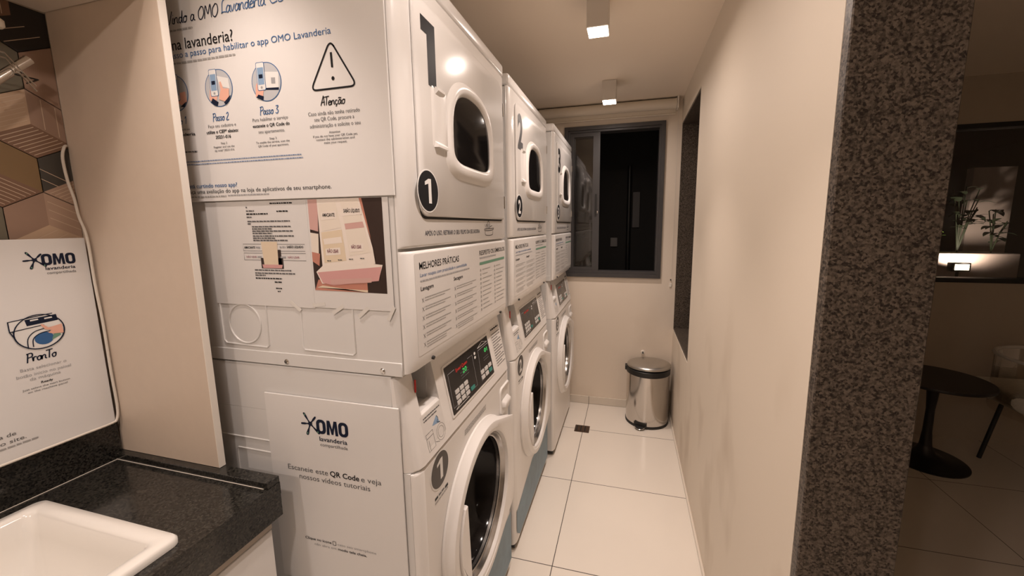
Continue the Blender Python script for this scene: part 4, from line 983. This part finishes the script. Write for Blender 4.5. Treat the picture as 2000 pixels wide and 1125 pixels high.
# white cable down the corner, then along the top of the backsplash
q = B(); XCb = XL+.012
P = [(XL+.004, -.072-.003, 1.622), (XCb, -.083, 1.615), (XCb, -.088, 1.59), (XCb, -.086, 1.54), (XCb, -.080, 1.50), (XCb+.002, -.0785, 1.46), (XL+.030, -.0785, 1.41), (XL+.030, -.0785, 1.30), (XL+.030, -.076, 1.2), (XL+.030, -.0765, 1.08), (XL+.030, -.0755, .99), (XL+.030, -.080, .955), (XL+.030, -.092, .9485), (XL+.030, -.14, .948), (XL+.030, -.22, .948), (XL+.030, -.45, .948), (XL+.030, -.60, .948)]
P = [Vector(p) for p in P]; S_ = []
for i in range(len(P)-1):
    a, b_, c, d_ = P[max(i-1, 0)], P[i], P[i+1], P[min(i+2, len(P)-1)]
    for k in range(5):
        u = k/5; S_.append(.5*((2*b_)+(c-a)*u+(2*a-5*b_+4*c-d_)*u*u+(-a+3*b_-3*c+d_)*u**3))
S_.append(P[-1])
q.tube(S_, .0028, CABLEW, 8); q.make('power_cable', label='thin white cable hanging down the corner beside the leaning board', category='cable')

# chrome rack arms on the wall over the sink
t = thing('drying_rack', (-.79, -.20, 1.74), 'chrome wall rack with crossed rods under the cabinet over the sink', 'rack')
q = B(); q.tube([(-.74, -.52, 1.36), (-.74, -.185, 1.727), (-.742, -.140, 1.776)], .0085, CHROME, 14); q.make('rail', t)
for dz in (0, -.010):
    q = B(); q.tube([(-.725, -.52, 2.13-.37+.02+dz), (-.725, -.18, 1.772+dz), (-.728, -.143, 1.722+dz)], .0018, CHROME, 8); q.make('rod', t)
q = B(); q.tube([(-.735, -.165, 1.738), (-.75, -.128, 1.742), (-.80, -.122, 1.742)], .0016, BLACKP, 8); q.make('hook', t)
q = B(); q.lathe([(.001, 0), (.011, 0), (.014, .004), (.014, .014), (.010, .018), (.001, .018)], (-.745, -.178, 1.822), mat('cream_knob', (.8, .72, .6), .3, noise=.02), 20); q.tube([(-.807, -.178, 1.831), (-.758, -.178, 1.831)], .005, CHROME, 10); q.make('knob', t)
q = B(); q.tube([(-.8075, -.40, 1.49), (-.74, -.40, 1.49)], .006, CHROME, 10); q.make('bracket', t)

# ================================================================== END OF THE CORRIDOR
# pedal bin
bx, by, R_ = .622, 2.108, .150
t = thing('pedal_bin', (bx, by, 0), 'round polished steel pedal bin in the corner under the window', 'bin')
q = B(); q.lathe([(R_-.004, .0005), (R_+.002, .0005), (R_+.002, .016), (R_-.001, .02)], (bx, by, 0), BLACKP, 64, True, False); q.make('base_ring', t)
q = B(); q.lathe([(R_-.001, .018), (R_-.001, .374)], (bx, by, 0), STEEL, 72, True, True); q.make('body', t)
q = B(); q.lathe([(R_-.002, .374), (R_+.003, .376), (R_+.003, .410), (R_-.001, .414)], (bx, by, 0), BLACKP, 72, True, True); q.box((bx-.162, by-.03, .382), (bx-.14, by+.03, .412), BLACKP, .004); q.make('rim', t)
q = B(); bm = None
rings = []
tilt = Matrix.Rotation(math.radians(-3.0), 4, Vector((1, .35, 0)).normalized())
def lidpt(r, z, k, n=72):
    v = Vector((r*math.cos(2*PI*k/n), r*math.sin(2*PI*k/n), z)); v = tilt @ v; return (bx+v.x+.004, by+v.y, .426+v.z)
for r, z in ((R_-.001, -.010), (R_+.002, -.008), (R_+.002, .004), (R_-.003, .010), (R_-.02, .016), (R_*.6, .022), (R_*.2, .025), (.002, .0255)):
    rings.append([lidpt(r, z, k) for k in range(72)])
q.loft(rings, STEEL_BR); q.make('lid', t, 35)
q = B(); ax = Vector((-.32, -.95, 0)).normalized(); px = Vector((ax.y, -ax.x, 0))
def pd(a, s, z): v = Vector((bx, by, 0))+ax*a+px*s; return (v.x, v.y, z)
q.loft([[pd(R_-.004, s, .044), pd(R_+.004, s, .044), pd(R_+.004, s, .010), pd(R_-.004, s, .010)] for s in (-.045, .045)], BLACKP)
q.make('pedal_slot', t, 0)
q = B(); arc = [(R_+.006, -.034)] + [(R_+.006+.034*math.sin(PI*k/12), -.034*math.cos(PI*k/12)) for k in range(1, 12)] + [(R_+.006, .034)]
q.loft([[pd(a, s, .014-(a-R_)*.2) for a, s in arc], [pd(a, s, .021-(a-R_)*.2) for a, s in arc]], BLACKP)
q.tube([pd(a+.001, s, .019-(a-R_)*.2) for a, s in arc], .0022, CHROME, 8); q.make('pedal', t)

# floor drain
t = thing('floor_drain', (.176, 1.86, 0), 'small square brown floor drain set in the tile joint near the window', 'drain')
DR = mat('drain_bronze', (.10, .065, .045), .35, metal=.7, noise=.15, nscale=60)
q = B(); frame_rect_pts = rrect(.126, 1.815, .228, 1.905, .004)
q.loft([[(u, v, .0003) for u, v in frame_rect_pts], [(u, v, .003) for u, v in frame_rect_pts], [(u, v, .0035) for u, v in rrect(.130, 1.819, .224, 1.901, .003)]], DR); q.make('frame', t, 30)
q = B()
for i in range(6): q.box((.136+.0145*i, 1.826, .0036), (.144+.0145*i, 1.894, .0048), DR if i % 2 else SEAM)
q.make('grate', t, 0)

# roller blind cassette
t = thing('roller_blind', (.32, YB-.045, 2.2), 'cream roller blind rolled up above the dark window', 'blind')
BL = mat('blind_fabric', (.74, .66, .55), .7, noise=.02, nscale=30, bump=.05, bscale=500)
q = B(); n_ = 28
q.loft([[(x, YB-.045+.032*math.cos(2*PI*k/n_), 2.243+.034*math.sin(2*PI*k/n_)) for k in range(n_)] for x in (-.72, .752)], BL); q.make('roll', t)
q = B(); q.box((-.72, YB-.022, 2.183), (.752, YB-.0185, 2.232), BL); q.tube([(-.72, YB-.020, 2.183), (.752, YB-.020, 2.183)], .006, BL, 10); q.make('hem', t)
for x in (-.731, .754):
    q = B(); q.box((x, YB-.082, 2.205), (x+.010, YB-.001, 2.2825), LAM_EDGE, .002, 1); q.make('bracket', t, 0)
q = B(); q.tube([(.766, YB-.05, 2.24), (.768, YB-.045, 1.7), (.769, YB-.04, 1.05)], .0012, CABLEW, 6); q.make('pull_chain', t)
# cord clip on the wall and a plugged pipe stub above the bin
q = B(); q.box((.758, YB-.006, .972), (.776, YB-.0005, 1.000), LAM_EDGE, .002, 1); q.box((.762, YB-.009, 1.022), (.770, YB-.0005, 1.030), BLACKP, .001, 1)
q.make('cord_clip', smooth=0, label='small cream cord clip low beside the window in the corner', category='clip')
q = B(); q.tube([(.588, YB-.0005, .462), (.588, YB-.012, .462)], [.016, .013], LAM_EDGE, 16); q.tube([(.588, YB-.012, .462), (.588, YB-.022, .460)], .006, BLACKP, 10)
q.make('pipe_stub', label='small capped pipe stub in the wall just above the steel bin', category='pipe stub')

# ================================================================== NEIGHBOURING ROOM
TB = mat('table_black', (.012, .009, .010), .35, noise=.05)
tx, ty = 2.235, 2.01
t = thing('side_table', (tx, ty, 0), 'round black tulip side table on the dark tiled floor beyond the granite', 'table')
q = B(); q.lathe([(.195, .0005), (.195, .006), (.17, .012), (.10, .022), (.05, .045), (.03, .09)], (tx, ty, 0), TB, 56); q.make('base', t, 50)
q = B(); q.lathe([(.03, .088), (.022, .18), (.020, .32), (.028, .43), (.05, .487), (.07, .499)], (tx, ty, 0), TB, 40); q.make('stem', t, 50)
q = B(); q.lathe([(.225, .4995), (.243, .503), (.245, .510), (.243, .518), (.001, .518)], (tx, ty, 0), TB, 72); q.make('tabletop', t, 40)
t = thing('armchair', (2.765, 1.93, 0), 'clear shell chair with a pale fluffy seat cover beyond the black side table', 'chair')
FUR = mat('pale_fur', (.85, .79, .68), .9, noise=.2, nscale=60, bump=.8, bscale=220)
q = B(); q.box((2.50, 1.72, .40), (2.93, 2.17, .50), FUR, .035, 4); q.make('seat_cover', t)
q = B(); pts = []
arc = [(2.765+.27*math.cos(a), 1.93+.27*math.sin(a)) for a in [math.radians(60+240*k/20) for k in range(21)]]
q.loft([[(x, y, z) for x, y in arc] for z in (.36, .68)] , glass_mat('clear_acrylic', (.9, .88, .85)), False, False, close=False)
q.tube([(x, y, .68) for x, y in arc], .010, mat('chair_rim', (.7, .66, .6), .3, noise=.02), 8); q.make('shell_back', t)
for dx in (-.2, .2):
    for dy in (-.18, .18):
        q = B(); q.tube([(2.765+dx, 1.92+dy, .0), (2.765+dx*.8, 1.92+dy*.8, .38)], .011, BLACKP, 10); q.make('leg', t)

# garden behind the neighbouring window
GWALL = mat('garden_plaster', (.55, .47, .42), .8, noise=.06, nscale=6)
PLANT_D = mat('leaf_dark', (.020, .03, .014), .5, noise=.25, nscale=20); PLANT_L = mat('leaf_green', (.12, .22, .035), .45, noise=.25, nscale=20)
q = B(); q.box((2.5, 3.30, -.02), (3.52, 3.62, 1.165), GWALL, .006, 1); q.make('planter', smooth=0, label='low pale masonry planter lit by a spotlight beyond the far window', category='planter')
slab('exterior_wall_lit', (3.42, 3.72, 0), (3.72, 3.80, 1.90), GWALL)
def leafm(b, p0, dirv, L, wd, droop, m, n=7):
    dirv = Vector(dirv).normalized(); side = dirv.cross(Vector((0, 0, 1)))
    side = side.normalized() if side.length > .1 else Vector((1, 0, 0))
    vs = []
    for i in range(n):
        f = i/(n-1); c = Vector(p0)+dirv*L*f+Vector((0, 0, -droop*L*f*f)); ww = wd*math.sin(PI*min(1, .08+f*.92))**.8
        nn = Vector((0, 0, .15*ww))
        vs += [c-side*ww+nn, c, c+side*ww+nn]
    fs = []
    for i in range(n-1): fs += [(3*i, 3*i+1, 3*i+4, 3*i+3), (3*i+1, 3*i+2, 3*i+5, 3*i+4)]
    b.add(vs, fs, m)
rp = random.Random(11)
def plant(c, h, k, m, lab, spread=.3, lw=.035):
    t = thing('garden_plant', c, lab, 'plant', 'plants in the lit planter')
    q = B()
    stems = []
    for i in range(max(3, k//4)):
        a = rp.uniform(0, 2*PI); tip = Vector(c)+Vector((math.cos(a)*spread*.5, math.sin(a)*spread*.25, h*rp.uniform(.6, 1))); stems.append(tip)
        q.tube([c, (Vector(c)+tip)/2+Vector((0, 0, h*.1)), tip], .004, m, 6)
    q.make('stems', t)
    q = B()
    for i in range(k):
        s = rp.choice(stems); f = rp.uniform(.35, 1); p0 = Vector(c).lerp(s, f); a = rp.uniform(0, 2*PI)
        leafm(q, p0, (math.cos(a), math.sin(a)*.7, rp.uniform(.1, .7)), rp.uniform(.09, .17)*spread/.25, lw*rp.uniform(.7, 1.2), rp.uniform(.2, .7), m)
    q.make('leaves', t)
plant((2.96, 3.42, 1.166), .26, 22, PLANT_L, 'bright green leafy plant in the planter, left of the garden spotlight', .15, .022)
plant((3.20, 3.45, 1.166), .60, 34, PLANT_D, 'tall dark leafed plant rising behind the garden spotlight', .19, .03)
plant((3.41, 3.42, 1.166), .36, 26, PLANT_D, 'low dark leafed plant at the right end of the lit planter', .15, .026)
t = thing('garden_spotlight', (3.05, 3.19, -.02), 'small glowing garden spotlight in front of the pale planter', 'spotlight')
q = B(); q.box((2.99, 3.15, 1.03), (3.11, 3.21, 1.10), BLACKP, .005); q.tube([(3.05, 3.19, 1.035), (3.05, 3.19, -.02)], .010, BLACKP, 10); q.make('housing', t)
q = B(); q.box((3.005, 3.146, 1.042), (3.095, 3.1498, 1.088), mat('spot_lens', (.9, .85, .75), .4, emit=(1, .80, .5), estr=10)); q.make('lens', t, 0)
ld = bpy.data.lights.new('garden_light', 'SPOT'); ld.energy = 16; ld.color = (1, .78, .62); ld.spot_size = math.radians(120); ld.spot_blend = .6; ld.shadow_soft_size = .03
lo = bpy.data.objects.new('garden_light', ld); COL.objects.link(lo); lo.location = (3.06, 3.13, 1.12)
lo.rotation_euler = (Vector((3.25, 3.75, 1.45))-Vector(lo.location)).to_track_quat('-Z', 'Y').to_euler(); lo.parent = t; lo.matrix_parent_inverse = t.matrix_world.inverted()
